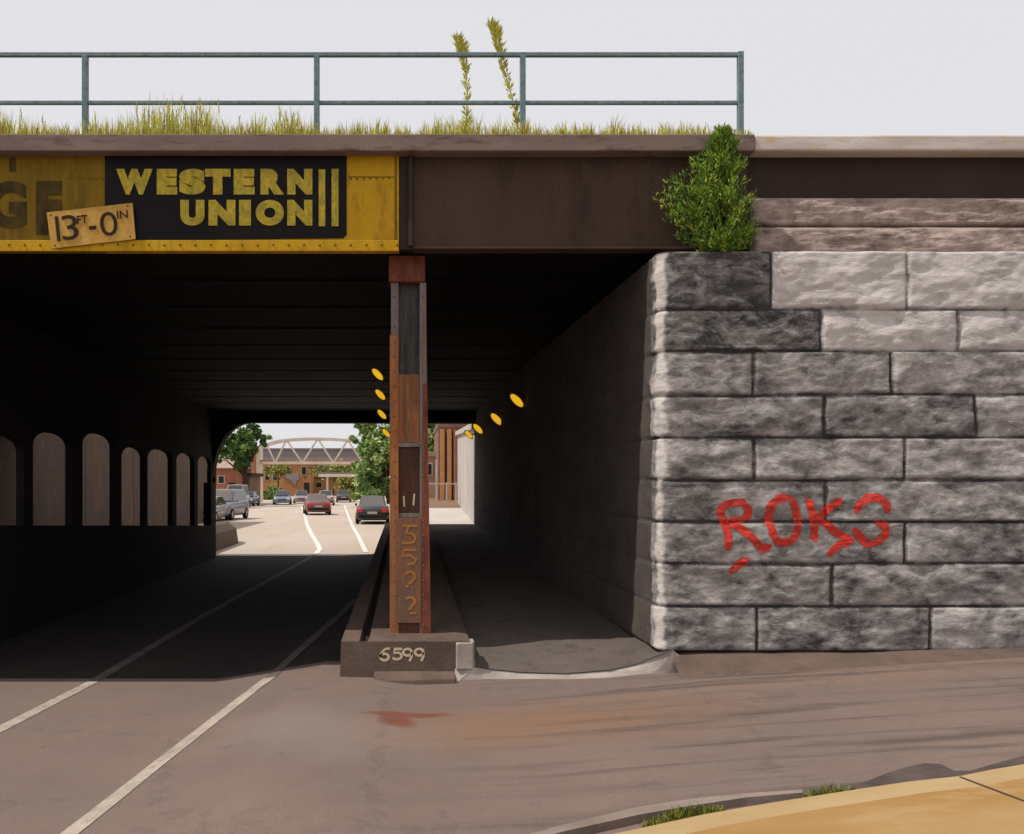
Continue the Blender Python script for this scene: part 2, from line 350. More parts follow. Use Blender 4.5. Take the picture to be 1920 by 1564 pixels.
line('lane_line', [(686, 1036), (674, 1010), (660, 985), (652, 965), (646, 948)], .15, M['line_far'], .012, lambda X, Y: rz(Y))
# ---- tan sidewalk in the near right corner
def ongr(px, py, dz=0):
    z = 0
    for _ in range(20):
        Y = F*(CZ-z-dz)/(py-HY); z = lerp(z, g((px-HX)*Y/F), .7)
    return Vector(((px-HX)*Y/F, Y, z+dz))
edge = [(960, 1600), (1090, 1576), (1200, 1553), (1320, 1527), (1440, 1506), (1600, 1481), (1700, 1466), (1800, 1455), (1860, 1443), (1925, 1432), (2250, 1375)]
E = [ongr(px, py, .09) for px, py in edge]
def walkpt(i, k, dz=0):   # k metres back from the edge, towards the camera
    p = E[i]; d = Vector((.12, -1, 0)).normalized(); q = p+d*k; q.z = g(q.x)+.09+dz; return q
ks = [0, .18]; ks2 = [.18, .25, .6, 1.2, 2.2, 4]
mb = MB(); mb.grid(lambda i, k: walkpt(i, k), range(len(E)), ks)
mb.grid(lambda i, k: walkpt(i, 0, -k), range(len(E)), [0, .02, .14])
tag(mb.build('sidewalk_edge', M['tan_edge'], fix=False), kind='structure')
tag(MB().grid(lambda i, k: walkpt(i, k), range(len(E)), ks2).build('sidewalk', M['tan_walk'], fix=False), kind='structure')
# dark dirt gap in front of the slab edge, and the pale kerb top beyond it
def strip(name, a, b_, m, dz):
    return tag(MB().grid(lambda i, s_: (lambda p: (p.x, p.y, g(p.x)+dz))(a[i].lerp(b_[i], s_)), range(len(a)), [0, .25, .5, .75, 1]).build(name, m, fix=False), kind='structure')
ga = [ongr(*p) for p in [(1150, 1570), (1250, 1553), (1350, 1535), (1500, 1510), (1570, 1498), (1620, 1490), (1660, 1482), (1700, 1476), (1735, 1472), (1765, 1469), (1790, 1467), (1820, 1463), (1925, 1444)]]
gb = [ongr(*p) for p in [(1160, 1564), (1250, 1548), (1380, 1520), (1500, 1502), (1570, 1485), (1620, 1468), (1660, 1452), (1700, 1439), (1735, 1432), (1765, 1434), (1790, 1447), (1820, 1446), (1925, 1416)]]
strip('dirt_gap', ga, gb, M['gap'], .004)
kb = MB(); top = [ongr(*p, .05) for p in [(880, 1600), (960, 1573), (1060, 1545), (1200, 1512), (1300, 1497), (1400, 1487), (1505, 1480)]]
bot = [ongr(*p, .05) for p in [(880, 1612), (960, 1586), (1060, 1558), (1200, 1527), (1300, 1510), (1400, 1495), (1505, 1486)]]
for i in range(len(top)-1):
    q = [bot[i], bot[i+1], top[i+1], top[i]]
    kb.add([v for v in q]+[Vector((v.x, v.y, v.z-.09)) for v in q], [(0, 1, 2, 3), (0, 4, 5, 1), (3, 2, 6, 7), (4, 5, 6, 7)]+([(0, 3, 7, 4)] if i == 0 else [])+([(1, 5, 6, 2)] if i == len(top)-2 else []))
tag(kb.build('kerb', M['kerb_pale'], bevel=0), kind='structure')
# slab joint
j1 = [ongr(px, py, .094) for px, py in [(1800, 1456), (1850, 1475), (1925, 1503), (2100, 1570)]]
mb = MB()
for a, b_ in zip(j1, j1[1:]):
    d = (b_-a).normalized(); r = Vector((d.y, -d.x, 0))*.009
    mb.add([a-r, a+r, b_+r, b_-r], [(0, 1, 2, 3)])
tag(mb.build('slab_joint', M['gap'], fix=False), kind='structure')

# ------------------------------------------------------------------ abutment wall of rock-faced stone
YW, YG = 8.8, 9.15
rows = [474, 579, 659, 741, 821, 900, 979, 1057, 1137, 1222]
ZB = [CZ-(r-HY)*YW/F for r in rows]; ZB[0] = CZ-(472-HY)*YW/F
def fx(px): return (px-HX)*YW/F
JO = [[1447, 1702, 1965, 2230], [1541, 1795, 2060, 2300], [1412, 1672, 1990, 2250], [1545, 1830, 2080], [1414, 1696, 1960, 2240],
      [1548, 1985, 2220], [1697, 1960, 2230], [1560, 2010, 2260], [1419, 1745, 2010, 2270]]
TONE = [[.20, 1.12, 1.08, .9], [.22, 1.06, .95, .8], [.48, .50, .64, .5], [.46, .40, .64, .5], [.46, .58, .60, .5],
        [.40, .50, .5, .5], [.50, .46, .5, .5], [.46, .47, .5, .5], [.40, .34, .60, .5]]
# plan path of the wall: far end of tunnel -> corner -> front
R = .13; CX, CYc = 2.565, YW+.13
path = []
ys = []; y = 26.3
while y > 9.02: ys.append(y); y -= max(.03, (y-9)*.05)
A0, A1 = Vector((1.93, 26.3)), Vector((CX-R, CYc))
for y in ys:
    t_ = (A0.y-y)/(A0.y-A1.y); p = A0.lerp(A1, t_); path.append((p, Vector((-1, 0))))
for k in range(15):
    a = math.pi+math.pi/2*k/14; path.append((Vector((CX+R*math.cos(a), CYc+R*math.sin(a))), Vector((math.cos(a), math.sin(a)))))
x = CX+.02
while x < 6.1: path.append((Vector((x, YW)), Vector((0, -1)))); x += .02
while x < 11: path.append((Vector((x, YW)), Vector((0, -1)))); x += .06
U = [0.0]
for (p, _), (q, _) in zip(path, path[1:]): U.append(U[-1]+(q-p).length)
icorner = len(ys)+7; UC = U[icorner]                   # u of the corner's middle
u_front0 = U[len(ys)+14]
JU = []
for ci, js in enumerate(JO):
    l = [u_front0+(fx(j)-CX) for j in js]
    off = (.35, .8)[ci % 2]; u = UC-off-.15
    while u > -1: l.append(u); u -= 1.35+.2*((ci*7) % 3)
    JU.append(sorted(l))
def smooth01(t_): t_ = max(0, min(1, t_)); return t_*t_*(3-2*t_)
def hfun(u, z):
    zz = z+.012*noise.noise(Vector((u*1.3, 3.1, z*.6)))
    ci = 0
    while ci < 8 and zz < ZB[ci+1]: ci += 1
    dz = min(abs(zz-ZB[ci]) if ci > 0 else 9, abs(zz-ZB[ci+1]))
    uu = u+.01*noise.noise(Vector((u, z*3, 7)))
    bi = 0; du = 9
    for j in JU[ci]:
        if uu > j: bi += 1
        du = min(du, abs(uu-j))
    cz = (ZB[ci]+ZB[ci+1])/2; hh = (ZB[ci]-ZB[ci+1])/2
    groove = smooth01(min(dz/.019, 1))*smooth01(min(du/.021, 1))
    pil = 1-((z-cz)/hh)**2
    v = Vector((u*2.6, ci*3.7+bi*5.3, z*5.0))
    rk = noise.fractal(v, 1.0, 2.1, 5)*.030+noise.noise(v*.55)*.028
    rk += .012*abs(noise.noise(Vector((u*6, bi, z*14+ci))))
    inn = smooth01((UC-u)/.5)
    edge_ = 1-min(1, abs(u-UC)/.2)
    h = -.030*(1-groove)*(1-.65*inn)+groove*(rk*(1-.8*inn)*(1-.35*edge_)*.85+.006*pil)
    return h, ci, bi, groove
first = [sum(1 for j in JU[ci] if j < UC) for ci in range(9)]
def tonef(ci, bi, u, z=0):
    k = bi-first[ci]
    if 0 <= k < 4:
        t_ = TONE[ci][k]
        # pale, worn arris stones at the tunnel mouth, sun highlight put into the tone
        w = smooth01((.085+.045*noise.noise(Vector((1.5, u*3, z*6)))+.03*noise.noise(Vector((u*9, 2, z*19)))-abs(u-UC+.025))/.05); return lerp(t_, 1.10-.25*abs(noise.noise(Vector((7, u*8, z*4)))), w)
    r = random.Random(ci*31+bi*7).random()
    return (.02+.10*r) if k < 0 else .5
zs = []; z = ZB[-1]
while z < ZB[0]-.02: zs.append(z); z += .02
zs.append(ZB[0])
nz = len(zs)+1
icut = max(i for i in range(len(U)) if U[i] < UC-.125)
def wallpart(i0, i1, plain):
    mb = MB()
    for i in range(i0, i1):
        p, nrm = path[i]
        for z in zs:
            h, ci, bi, gv = hfun(U[i], z)
            mb.v.append((p.x+nrm.x*h, p.y+nrm.y*h, z)); mb.t.append(.5 if plain else tonef(ci, bi, U[i], z)-(1-gv)*.8)
        mb.v.append((p.x-nrm.x*.45, p.y-nrm.y*.45, ZB[0]+.004)); mb.t.append(mb.t[-1])   # wall-head ledge
    for i in range(i1-i0-1):
        for j in range(nz-1): mb.f.append((i*nz+j, (i+1)*nz+j, (i+1)*nz+j+1, i*nz+j+1))
    return mb
abut = thing('stone_abutment', 'grey rock-faced stone abutment wall at the right of the underpass, with red sprayed letters', 'stone wall', (2.6, 8.8, .2))
abut['_w'] = 1; bpy.context.view_layer.update()
wallpart(icut, len(path), False).build('front_wall', M['stone'], abut, smooth=True, fix=False)
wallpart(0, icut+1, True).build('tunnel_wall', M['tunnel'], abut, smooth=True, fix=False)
# backing: the solid mass behind the face (stays inside it)
MB().prism([(2.75, 9.15), (11, 9.15), (11, 26.2), (2.2, 26.2)], 'z', -.4, 4.10).build('core', M['retain'], abut)
# footing along the front
ft = MB(); n = 24
def footpt(i, k):
    px = 1262 if i == 0 else lerp(1278, 2300, i/n); X = (px-HX)*8.7/F; zt = interp(X, [2.6, 4.6, 6, 9], [.225, .25, .295, .40])
    X0 = X+.02*noise.noise(Vector((X*2, 0, 0)))
    return [(X, YW+.06, zt+.02), (X, YW-.05, zt), (X0, YW-.30, lerp(zt, g(X), .85)+.01), (X, YW-.36, g(X)-.02)][k]
ft.grid(footpt, range(n+1), range(4))
ft.build('footing', M['island'], abut, smooth=False, fix=False)
# two upper courses (pinkish) set back on the ledge
def upper(name, r0, r1, x0, mat_, Yp, seed):
    z1, z0 = CZ-(r0-HY)*Yp/F, CZ-(r1-HY)*Yp/F; mb = MB()
    xs_ = [x0+i*.03 for i in range(int((11-x0)/.03))]
    nzz = 16
    def fn(X, k):
        if k == nzz+1: return (X, Yp+.3, z1)
        t_ = k/nzz; z = lerp(z0, z1, t_); e = min(t_, 1-t_)*(z1-z0); ex = min(X-x0, 9)
        grv = smooth01(min(e/.03, 1))*smooth01(min(ex/.04, 1))
        h = grv*(.02+noise.fractal(Vector((X*1.7+seed, seed, z*6)), 1, 2.1, 5)*.035)-.03*(1-grv)
        return (X, Yp-h, z)
    mb.grid(fn, xs_, range(nzz+2), lambda X, k: .48+.10*noise.noise(Vector((X*.35, seed*3, 0))))
    # left return face
    z_a = z0; mb.add([(x0, Yp, z0), (x0, Yp+.3, z0), (x0, Yp+.3, z1), (x0, Yp, z1)], [(0, 1, 2, 3)], .4)
    return mb.build(name, mat_, abut, smooth=False, fix=False)
XU = (1407-HX)*9.12/F
upper('upper_course', 370, 424, XU, M['stone_pink'], 9.12, 2.3)
upper('upper_course', 425, 484, XU+.01, M['stone_pink'], 9.09, 6.1)

# graffiti follows the rock face
def px2uz(px, py):
    return u_front0+(fx(px)-CX), CZ-(py-HY)*YW/F
def graf(strokes, w):
    mb = MB()
    for st in strokes:
        pts = []
        for a, b_ in zip(st, st[1:]):
            L = math.hypot(b_[0]-a[0], b_[1]-a[1]); n_ = max(1, int(L/3))
            pts += [(lerp(a[0], b_[0], k/n_), lerp(a[1], b_[1], k/n_)) for k in range(n_)]
        pts.append(st[-1]); base = len(mb.v); C5 = 7
        for i, (px, py) in enumerate(pts):
            a = pts[max(i-1, 0)]; c_ = pts[min(i+1, len(pts)-1)]; dx, dy = c_[0]-a[0], c_[1]-a[1]; L = math.hypot(dx, dy) or 1
            nx, ny = -dy/L, dx/L; taper = min(1, .45+.55*min(i, len(pts)-1-i)/3); ww = w*taper*(1+.22*noise.noise(Vector((px*.12, py*.12, 1))))
            for k in range(C5):
                s_ = (k/(C5-1)*2-1)*ww/2; qx, qy = px+nx*s_, py+ny*s_
                u, z = px2uz(qx, qy); h, _, _, _ = hfun(u, z)
                h = max(h, -.02)
                mb.v.append((fx(qx), YW-h-.0055, z)); mb.t.append(.5)
        for i in range(len(pts)-1):
            for k in range(C5-1):
                o = base+i*C5+k; mb.f.append((o, o+1, o+C5+1, o+C5))
    return mb
strokes = [
 [(1347, 952), (1356, 975), (1364, 1000), (1363, 1032)], [(1347, 952), (1370, 943), (1390, 942), (1402, 955), (1402, 968), (1390, 974), (1368, 978), (1390, 992), (1410, 1010), (1428, 1030), (1445, 1022)],
 [(1403, 1047), (1385, 1058), (1368, 1075)],
 [(1480, 932), (1458, 935), (1443, 950), (1441, 972), (1447, 1000), (1458, 1018), (1480, 1015), (1494, 1000), (1496, 975), (1490, 950), (1480, 932)],
 [(1515, 935), (1522, 960), (1527, 985), (1528, 1015)], [(1578, 935), (1555, 952), (1530, 972), (1550, 982), (1570, 1000), (1600, 1015)], [(1598, 1016), (1575, 1020), (1560, 1033), (1551, 1042)],
 [(1664, 962), (1660, 945), (1645, 933), (1625, 933), (1610, 945), (1602, 962)], [(1640, 980), (1660, 985), (1660, 1003), (1645, 1015), (1625, 1020), (1610, 1005), (1600, 990)]]
gr = graf(strokes, 15).build('graffiti', M['spray'], abut, fix=False); gr['label'] = 'red sprayed letters ROKS'

# ------------------------------------------------------------------ railway bridge
br = thing('railway_bridge', 'brown steel railway bridge over the road with yellow painted sign girder', 'bridge', (0, 9.3, 4.3)); br['_w'] = 1
bpy.context.view_layer.update()
def zz(py, Y): return CZ-(py-HY)*Y/F
def xx(px, Y): return (px-HX)*Y/F
XR = 11.0; XL = -14.0
# deck slab edge (mauve) and cap (pale)
Ys = 9.0
MB().box(XL, xx(1416, Ys), Ys, Ys+.5, zz(283, Ys), zz(251, Ys)).build('slab_edge', M['slab'], br, bevel=.012)
MB().box(xx(1416, Ys)+.004, XR, Ys+.02, Ys+.5, zz(283, Ys)+.01, zz(251, Ys)).build('cap_stone', M['capstone'], br, bevel=.02)
# brown plate girder between yellow sign and wall
gz0, gz1 = zz(467, YG), zz(280, YG)
wx0, wx1 = xx(776, YG), xx(1402, YG)
b = MB(); b.box(wx0, wx1, YG+.03, YG+.08, gz0+.02, gz1); b.box(wx0, wx1, YG-.02, YG+.18, gz0, gz0+.022)
b.build('girder', M['brown_girder'], br)
b = MB(); b.box(xx(749, YG), wx0, YG+.01, YG+.10, gz0, gz1); b.box(xx(766, YG), xx(774, YG), YG-.05, YG+.01, gz0+.02, gz1)
b.build('stiffener', M['brown_dark'], br, bevel=.006)
MB().box(wx1-.02, XR, YG+.06, YG+.20, zz(371, YG), gz1).build('band_girder', M['brown_dark'], br)
MB().box(wx1, XU+.02, YG+.02, YG+.22, ZB[0]+.006, zz(371, YG)-.002).build('girder_end_plate', M['brown_dark'], br)
# yellow girder face
YP = YG-.0; yb, yt = zz(472, YP), zz(287, YP)
X0s, X1s = xx(-1300, YP), xx(748, YP)
MB().box(xx(196, YP), X1s, YP, YP+.08, yb, yt).build('sign_girder', M['yellow'], br)
MB().box(X0s, xx(196, YP), YP, YP+.08, yb, yt).build('sign_girder', M['yellow_old'], br)
fl = MB(); fl.box(X0s, X1s-.002, YP-.035, YP-.002, yb-.002, zz(452, YP))
fl.build('bottom_flange', M['yellow'], br, bevel=.004)
rv = MB()
def rivet(mb, x, y, z, r=.014):
    n_ = 8; vs = [(x+r*math.cos(2*math.pi*k/n_), y, z+r*math.sin(2*math.pi*k/n_)) for k in range(n_)]+[(x+.6*r*math.cos(2*math.pi*k/n_), y-r*.6, z+.6*r*math.sin(2*math.pi*k/n_)) for k in range(n_)]
    mb.add(vs, [(k, (k+1) % n_, n_+(k+1) % n_, n_+k) for k in range(n_)]+[tuple(range(n_, 2*n_))])
for k in range(-30, 26): rivet(rv, xx(20+k*29, YP), YP-.035, zz(461, YP)+.003*math.sin(k*3))
for px in list(range(132, 194, 12))+list(range(658, 744, 12)): rivet(rv, xx(px, YP), YP-.001, zz(335, YP)+.004*math.sin(px), .012)
o = rv.build('rivets', M['yellow_old'], br); o['kind'] = 'stuff'
# thin seam plates
for a, b_ in ((128, 194), (653, 744)):
    MB().box(xx(a, YP), xx(b_, YP), YP-.004, YP-.0005, zz(333, YP), zz(331, YP)).build('seam', M['yellow_old'], br)
MB().box(xx(740, YP), xx(744, YP), YP-.006, YP-.0005, zz(452, YP), zz(292, YP)).build('seam', M['yellow_old'], br)
MB().box(xx(100, YP), xx(102, YP), YP-.004, YP-.0005, zz(452, YP), zz(292, YP)).build('seam', M['yellow_old'], br)
# black sign panel + lettering
pn = MB().prism([(xx(px, YP), zz(py, YP)) for px, py in [(197, 290), (650, 290), (650, 440), (644, 447), (197, 452)]], 'y', YP-.012, YP-.001).build('sign_panel', M['black_panel'], br)
def text_mesh(txt, x0, x1, zt, zb, Y, m, name, parent, off=.035, ang=0, org=None, space=1.0, ymin=None):
    cu = bpy.data.curves.new('txt', 'FONT'); cu.body = txt; cu.extrude = .004; cu.offset = off; cu.size = 1; cu.space_character = space
    cu.resolution_u = 6
    ob = bpy.data.objects.new('txt', cu); S.collection.objects.link(ob); bpy.context.view_layer.update()
    me = bpy.data.meshes.new_from_object(ob.evaluated_get(bpy.context.evaluated_depsgraph_get()))
    bpy.data.objects.remove(ob); bpy.data.curves.remove(cu)
    ax = [v.co.x for v in me.vertices]; ay = [v.co.y for v in me.vertices]; a0, a1, b0, b1 = min(ax), max(ax), min(ay), max(ay)
    c_, s_ = math.cos(ang), math.sin(ang)
    for v in me.vertices:
        X = lerp(x0, x1, (v.co.x-a0)/(a1-a0)); Z = lerp(zb, zt, (v.co.y-b0)/(b1-b0)); d = Y-v.co.z
        if ang:
            dx, dz = X-org[0], Z-org[1]; X, Z = org[0]+dx*c_-dz*s_, org[1]+dx*s_+dz*c_
        v.co = (X, d, Z)
    me.name = name; me.materials.clear(); me.materials.append(m)
    o = bpy.data.objects.new(name, me); S.collection.objects.link(o)
    if parent: o.parent = parent; o.matrix_parent_inverse = parent.matrix_world.inverted()
    return o
bpy.context.view_layer.update()
def letters(txt, edges, r0, r1, off=.05):
    for ch, (a, b_) in zip(txt, edges):
        text_mesh(ch, xx(a, YP), xx(b_, YP), zz(r0, YP), zz(r1, YP), YP-.017, M['letter'], 'letter', pn, off)
letters('WESTERN', [(219, 287), (295, 333), (337, 386), (385, 433), (439, 478), (489, 533), (539, 586)], 318, 366, .085)
letters('UNION', [(339, 384), (392, 442), (449, 471), (480, 533), (539, 586)], 376, 424, .085)
MB().box(xx(598, YP), xx(610, YP), YP-.02, YP-.0125, zz(425, YP), zz(319, YP)).build('letter_bar', M['letter'], pn)
MB().box(xx(622, YP), xx(635, YP), YP-.02, YP-.0125, zz(425, YP), zz(318, YP)).build('letter_bar', M['letter'], pn)
# faded old letters on the ochre part
gh = bpy.data.objects['sign_girder.001']
text_mesh('G', xx(-22, YP), xx(50, YP), zz(340, YP), zz(428, YP), YP-.0045, M['ghost'], 'faded_letter', gh, .05)
text_mesh('F', xx(68, YP), xx(116, YP), zz(340, YP), zz(440, YP), YP-.0045, M['ghost'], 'faded_letter', gh, .06)
for a, b_, r0, r1 in ((18, 30, 296, 322),):
    MB().box(xx(a, YP), xx(b_, YP), YP-.005, YP-.001, zz(r1, YP), zz(r0, YP)).build('faded_stroke', M['ghost'], gh)
# deck, floor beams, far portal
zf = 3.6
MB().box(XL, XR-.01, YG+.25, 26.2, 4.72, 5.18).build('deck', M['shade_steel'], br)
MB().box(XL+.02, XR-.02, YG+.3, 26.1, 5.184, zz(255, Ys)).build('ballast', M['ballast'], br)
MB().box(XL+.01, wx0, YG+.09, YG+.24, gz0, 4.719).build('back_girder', M['shade_steel'], br)
MB().box(wx0+.002, wx1, YG+.185, YG+.24, gz0+.03, 4.718).build('back_girder', M['shade_steel'], br)
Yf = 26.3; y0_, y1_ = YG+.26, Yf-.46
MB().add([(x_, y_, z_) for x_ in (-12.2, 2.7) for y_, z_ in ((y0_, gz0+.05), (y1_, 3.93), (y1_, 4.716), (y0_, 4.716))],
         [(0, 1, 2, 3), (4, 7, 6, 5), (0, 4, 5, 1), (1, 5, 6, 2), (2, 6, 7, 3), (3, 7, 4, 0)]).build('soffit', M['shade_steel'], br)
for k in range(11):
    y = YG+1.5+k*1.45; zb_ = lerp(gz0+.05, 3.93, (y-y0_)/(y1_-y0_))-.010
    MB().box(-12.0, 2.6, y, y+.22, zb_, zb_+.2).build('floor_beam', M['shade_steel'], br)
# far portal beam with curved haunch over each carriageway
Yf = 26.3; XA = -5.57
zb_ = zz(794, Yf)
hp = [(XA, zz(905, Yf))]
for k in range(15):
    a = math.pi-math.pi/2*k/14
    hp.append((xx(474, Yf)+(xx(474, Yf)-XA)*math.cos(a), zz(895, Yf)+(zb_-zz(895, Yf))*math.sin(a)))
hp += [(2.6, zb_-.02), (2.6, 5.17), (XA, 5.17)]
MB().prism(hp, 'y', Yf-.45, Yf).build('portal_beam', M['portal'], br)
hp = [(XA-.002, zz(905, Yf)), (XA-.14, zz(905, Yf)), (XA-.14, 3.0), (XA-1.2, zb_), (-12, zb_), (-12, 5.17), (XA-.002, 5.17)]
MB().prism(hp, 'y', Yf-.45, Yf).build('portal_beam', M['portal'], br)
MB().box(XL, XR, Yf-.4, Yf+.1, 5.175, 5.37).build('slab_edge', M['slab'], br, bevel=.01)

# ---- arcade between the carriageways
arc = thing('arcade_wall', 'dark concrete arcade of tall round-headed openings between the carriageways', 'arcade', (XA, 18, -.25)); arc['_w'] = 1
bpy.context.view_layer.update()
t_ = .12
op = [(30, -60, 812), (122, 62, 810), (205, 155, 812), (262, 228, 838), (314, 277, 842), (356, 331, 849), (388, 371, 855)]
def ya(px): return -F*XA/(HX-px)
def yb_(px): return F*(-XA+t_)/(HX-px)
O = []
for r, l, top in op: O.append((ya(l), yb_(r), top, (l+r)/2))
O = sorted(O)
# extra openings before the frame
O = [(10.2, 11.05, 812, None)]+O
def barz(y): return CZ-80*y/F
prev = 9.7
def sgp(v, e): return math.copysign(abs(v)**e, v)
for i, (a, b_, top, mid) in enumerate(O):
    zt = 2.66 if mid is None else zz(top, -F*XA/(HX-mid))
    # pier before this opening
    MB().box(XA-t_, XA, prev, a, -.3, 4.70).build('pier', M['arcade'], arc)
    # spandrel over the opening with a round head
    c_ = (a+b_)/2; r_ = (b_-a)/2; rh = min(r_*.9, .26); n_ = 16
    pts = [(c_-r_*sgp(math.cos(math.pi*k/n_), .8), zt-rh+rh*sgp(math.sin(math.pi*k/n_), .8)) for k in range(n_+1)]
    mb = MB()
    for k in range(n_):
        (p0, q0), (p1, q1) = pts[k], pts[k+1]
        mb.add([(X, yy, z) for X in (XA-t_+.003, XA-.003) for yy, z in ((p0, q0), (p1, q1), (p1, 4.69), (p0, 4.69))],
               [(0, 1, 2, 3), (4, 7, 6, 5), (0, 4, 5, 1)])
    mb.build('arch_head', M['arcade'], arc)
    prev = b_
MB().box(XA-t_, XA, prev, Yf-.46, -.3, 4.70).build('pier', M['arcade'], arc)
MB().box(XA-.26, XA, Yf-.45, Yf-.001, -.3, zz(905, Yf)-.002).build('pier', M['portal'], arc)
# solid crash wall below the openings
MB().add([(X, y, z) for X in (XA-.22, XA+.08) for y, z in ((9.6, -.3), (Yf-.46, -.3), (Yf-.46, barz(26)), (9.6, barz(9.6)))],
         [(0, 1, 2, 3), (4, 7, 6, 5), (0, 4, 5, 1), (1, 5, 6, 2), (2, 6, 7, 3), (3, 7, 4, 0)]).build('crash_wall', M['arcade'], arc, bevel=.02)
# median nose beyond the portal
pl = []
for k in range(13):
    a = math.pi*k/12; pl.append((-6.62+.62*math.cos(a), 31.6+1.9*math.sin(a)))
pl += [(-7.24, 26.4), (-6.0, 26.4)]
nose = MB(); n_ = len(pl)
cx_ = -6.62
vs = [(p[0], p[1], -.3) for p in pl]+[(lerp(cx_, p[0], .9), lerp(29, p[1], .96), .28) for p in pl]+[(lerp(cx_, p[0], .55), lerp(29, p[1], .8), .50) for p in pl]
fs = [(l*n_+i, l*n_+(i+1) % n_, (l+1)*n_+(i+1) % n_, (l+1)*n_+i) for l in (0, 1) for i in range(n_)]+[tuple(2*n_+i for i in range(n_))]
nose.add(vs, fs); tag(nose.build('traffic_median', M['island'], bevel=.02), 'low rounded brown concrete median nose at the end of the arcade', 'median')

# ---- kerbed island with column row
isl = thing('traffic_island', 'long brown concrete kerbed island under the steel column, chalked 6599 on its end', 'traffic island', (0, 9.07, -.1)); isl['_w'] = 1
bpy.context.view_layer.update()
def it(Y): return .31+.0217*(Y-9)
IY0, IY1 = 9.07, 27.0; xl, xr = -.67, .66
def iz(X, Y, d=0): return (X, Y, it(Y)+d)
body = MB()
sec = [(xl-.02, None), (xl, 0), (-.49, 0), (-.47, -.07), (-.405, -.07), (-.39, .015), (.50, .015), (xr-.04, -.005), (xr, None)]
ysl = [IY0, 9.2, 11, 14, 18, 22, 26, IY1]
def secpt(Y, k):
    X, d = sec[k]
    if d is None: return (X, Y, -.35)
    return iz(X, Y, d if Y > 9.19 else min(d, 0) if d > -.05 else -.0)
body.grid(secpt, ysl, range(len(sec)))
for Y in (IY0, IY1):
    body.add([secpt(Y, k) for k in range(len(sec))], [tuple(range(len(sec)))])
body.build('kerb_body', M['island'], isl, fix=True)
MB().grid(lambda Y, k: iz((-.475, -.40)[k], Y, -.066), [9.2, 14, 20, 26.9], range(2)).build('gutter', M['island_dark'], isl, fix=False)
# worn bright corner block and the pale toe below it
zt0 = it(IY0)
MB().prism([(xx(855, 9.0), 9.068), (xx(856, 9.0), 9.03), (xx(888, 9.0), 9.045), (xr+.012, 9.16), (xr+.004, 9.30), (xr-.02, 9.30)], 'z', .035, zt0-.01).build('corner_block', M['pale_conc'], isl, bevel=.012)
MB().add([(xx(700, 8.9), 9.068, .02), (xx(855, 8.9), 9.068, .02), (xx(855, 8.9), 8.90, -.02), (xx(730, 8.9), 8.90, -.04), (xx(700, 8.9), 9.0, -.03),
          (xx(700, 8.9), 9.068, -.3), (xx(855, 8.9), 9.068, -.3), (xx(855, 8.9), 8.86, -.3), (xx(730, 8.9), 8.86, -.3), (xx(700, 8.9), 8.98, -.3)],
         [(0, 1, 2, 3, 4), (0, 5, 6, 1), (1, 6, 7, 2), (2, 7, 8, 3), (3, 8, 9, 4), (4, 9, 5, 0)]).build('toe', M['island'], isl, bevel=.015)
def planar(strokes, w, Y, m, name, parent, th=.002):
    mb = MB()
    for st in strokes:
        pts = [(xx(a, Y), zz(b_, Y)) for a, b_ in st]; ww = w*Y/F; L = []
        for i, p in enumerate(pts):
            a = pts[max(i-1, 0)]; c_ = pts[min(i+1, len(pts)-1)]; dx, dz = c_[0]-a[0], c_[1]-a[1]; l_ = math.hypot(dx, dz) or 1
            nx, nz_ = -dz/l_, dx/l_; k_ = ww/2*(1+.25*noise.noise(Vector((p[0]*40, p[1]*40, 0))))
            L += [(p[0]+nx*k_, Y, p[1]+nz_*k_), (p[0]-nx*k_, Y, p[1]-nz_*k_)]
        n_ = len(L); L2 = [(a, Y+th, c_) for a, _, c_ in L]
        fs = []
        for i in range(len(pts)-1): fs.append((2*i, 2*i+1, 2*i+3, 2*i+2)); fs.append((n_+2*i, n_+2*i+2, n_+2*i+3, n_+2*i+1)); fs.append((2*i, 2*i+2, n_+2*i+2, n_+2*i)); fs.append((2*i+1, n_+2*i+1, n_+2*i+3, 2*i+3))
        mb.add(L+L2, fs)
    return mb.build(name, m, parent)
def arcpts(cx, cy, rx, ry, a0, a1, n_=10):
    return [(cx+rx*math.cos(math.radians(lerp(a0, a1, k/n_))), cy-ry*math.sin(math.radians(lerp(a0, a1, k/n_)))) for k in range(n_+1)]
six = [[(731, 1216), (722, 1217), (715, 1225), (713, 1233)]+arcpts(721, 1232, 8, 6.5, 180, 540)]
five = [[(754, 1217), (740, 1217), (739, 1225)]+arcpts(744, 1230, 9, 6.5, 80, -150)]
nine = lambda x: [arcpts(x, 1223, 8, 6.5, 0, 360)+[(x+8, 1230), (x+4, 1240)]]
o = planar(six+five+nine(764)+nine(786), 4.6, IY0-.003, M['chalk'], 'chalk_number', isl); o['label'] = 'pale number 6599'

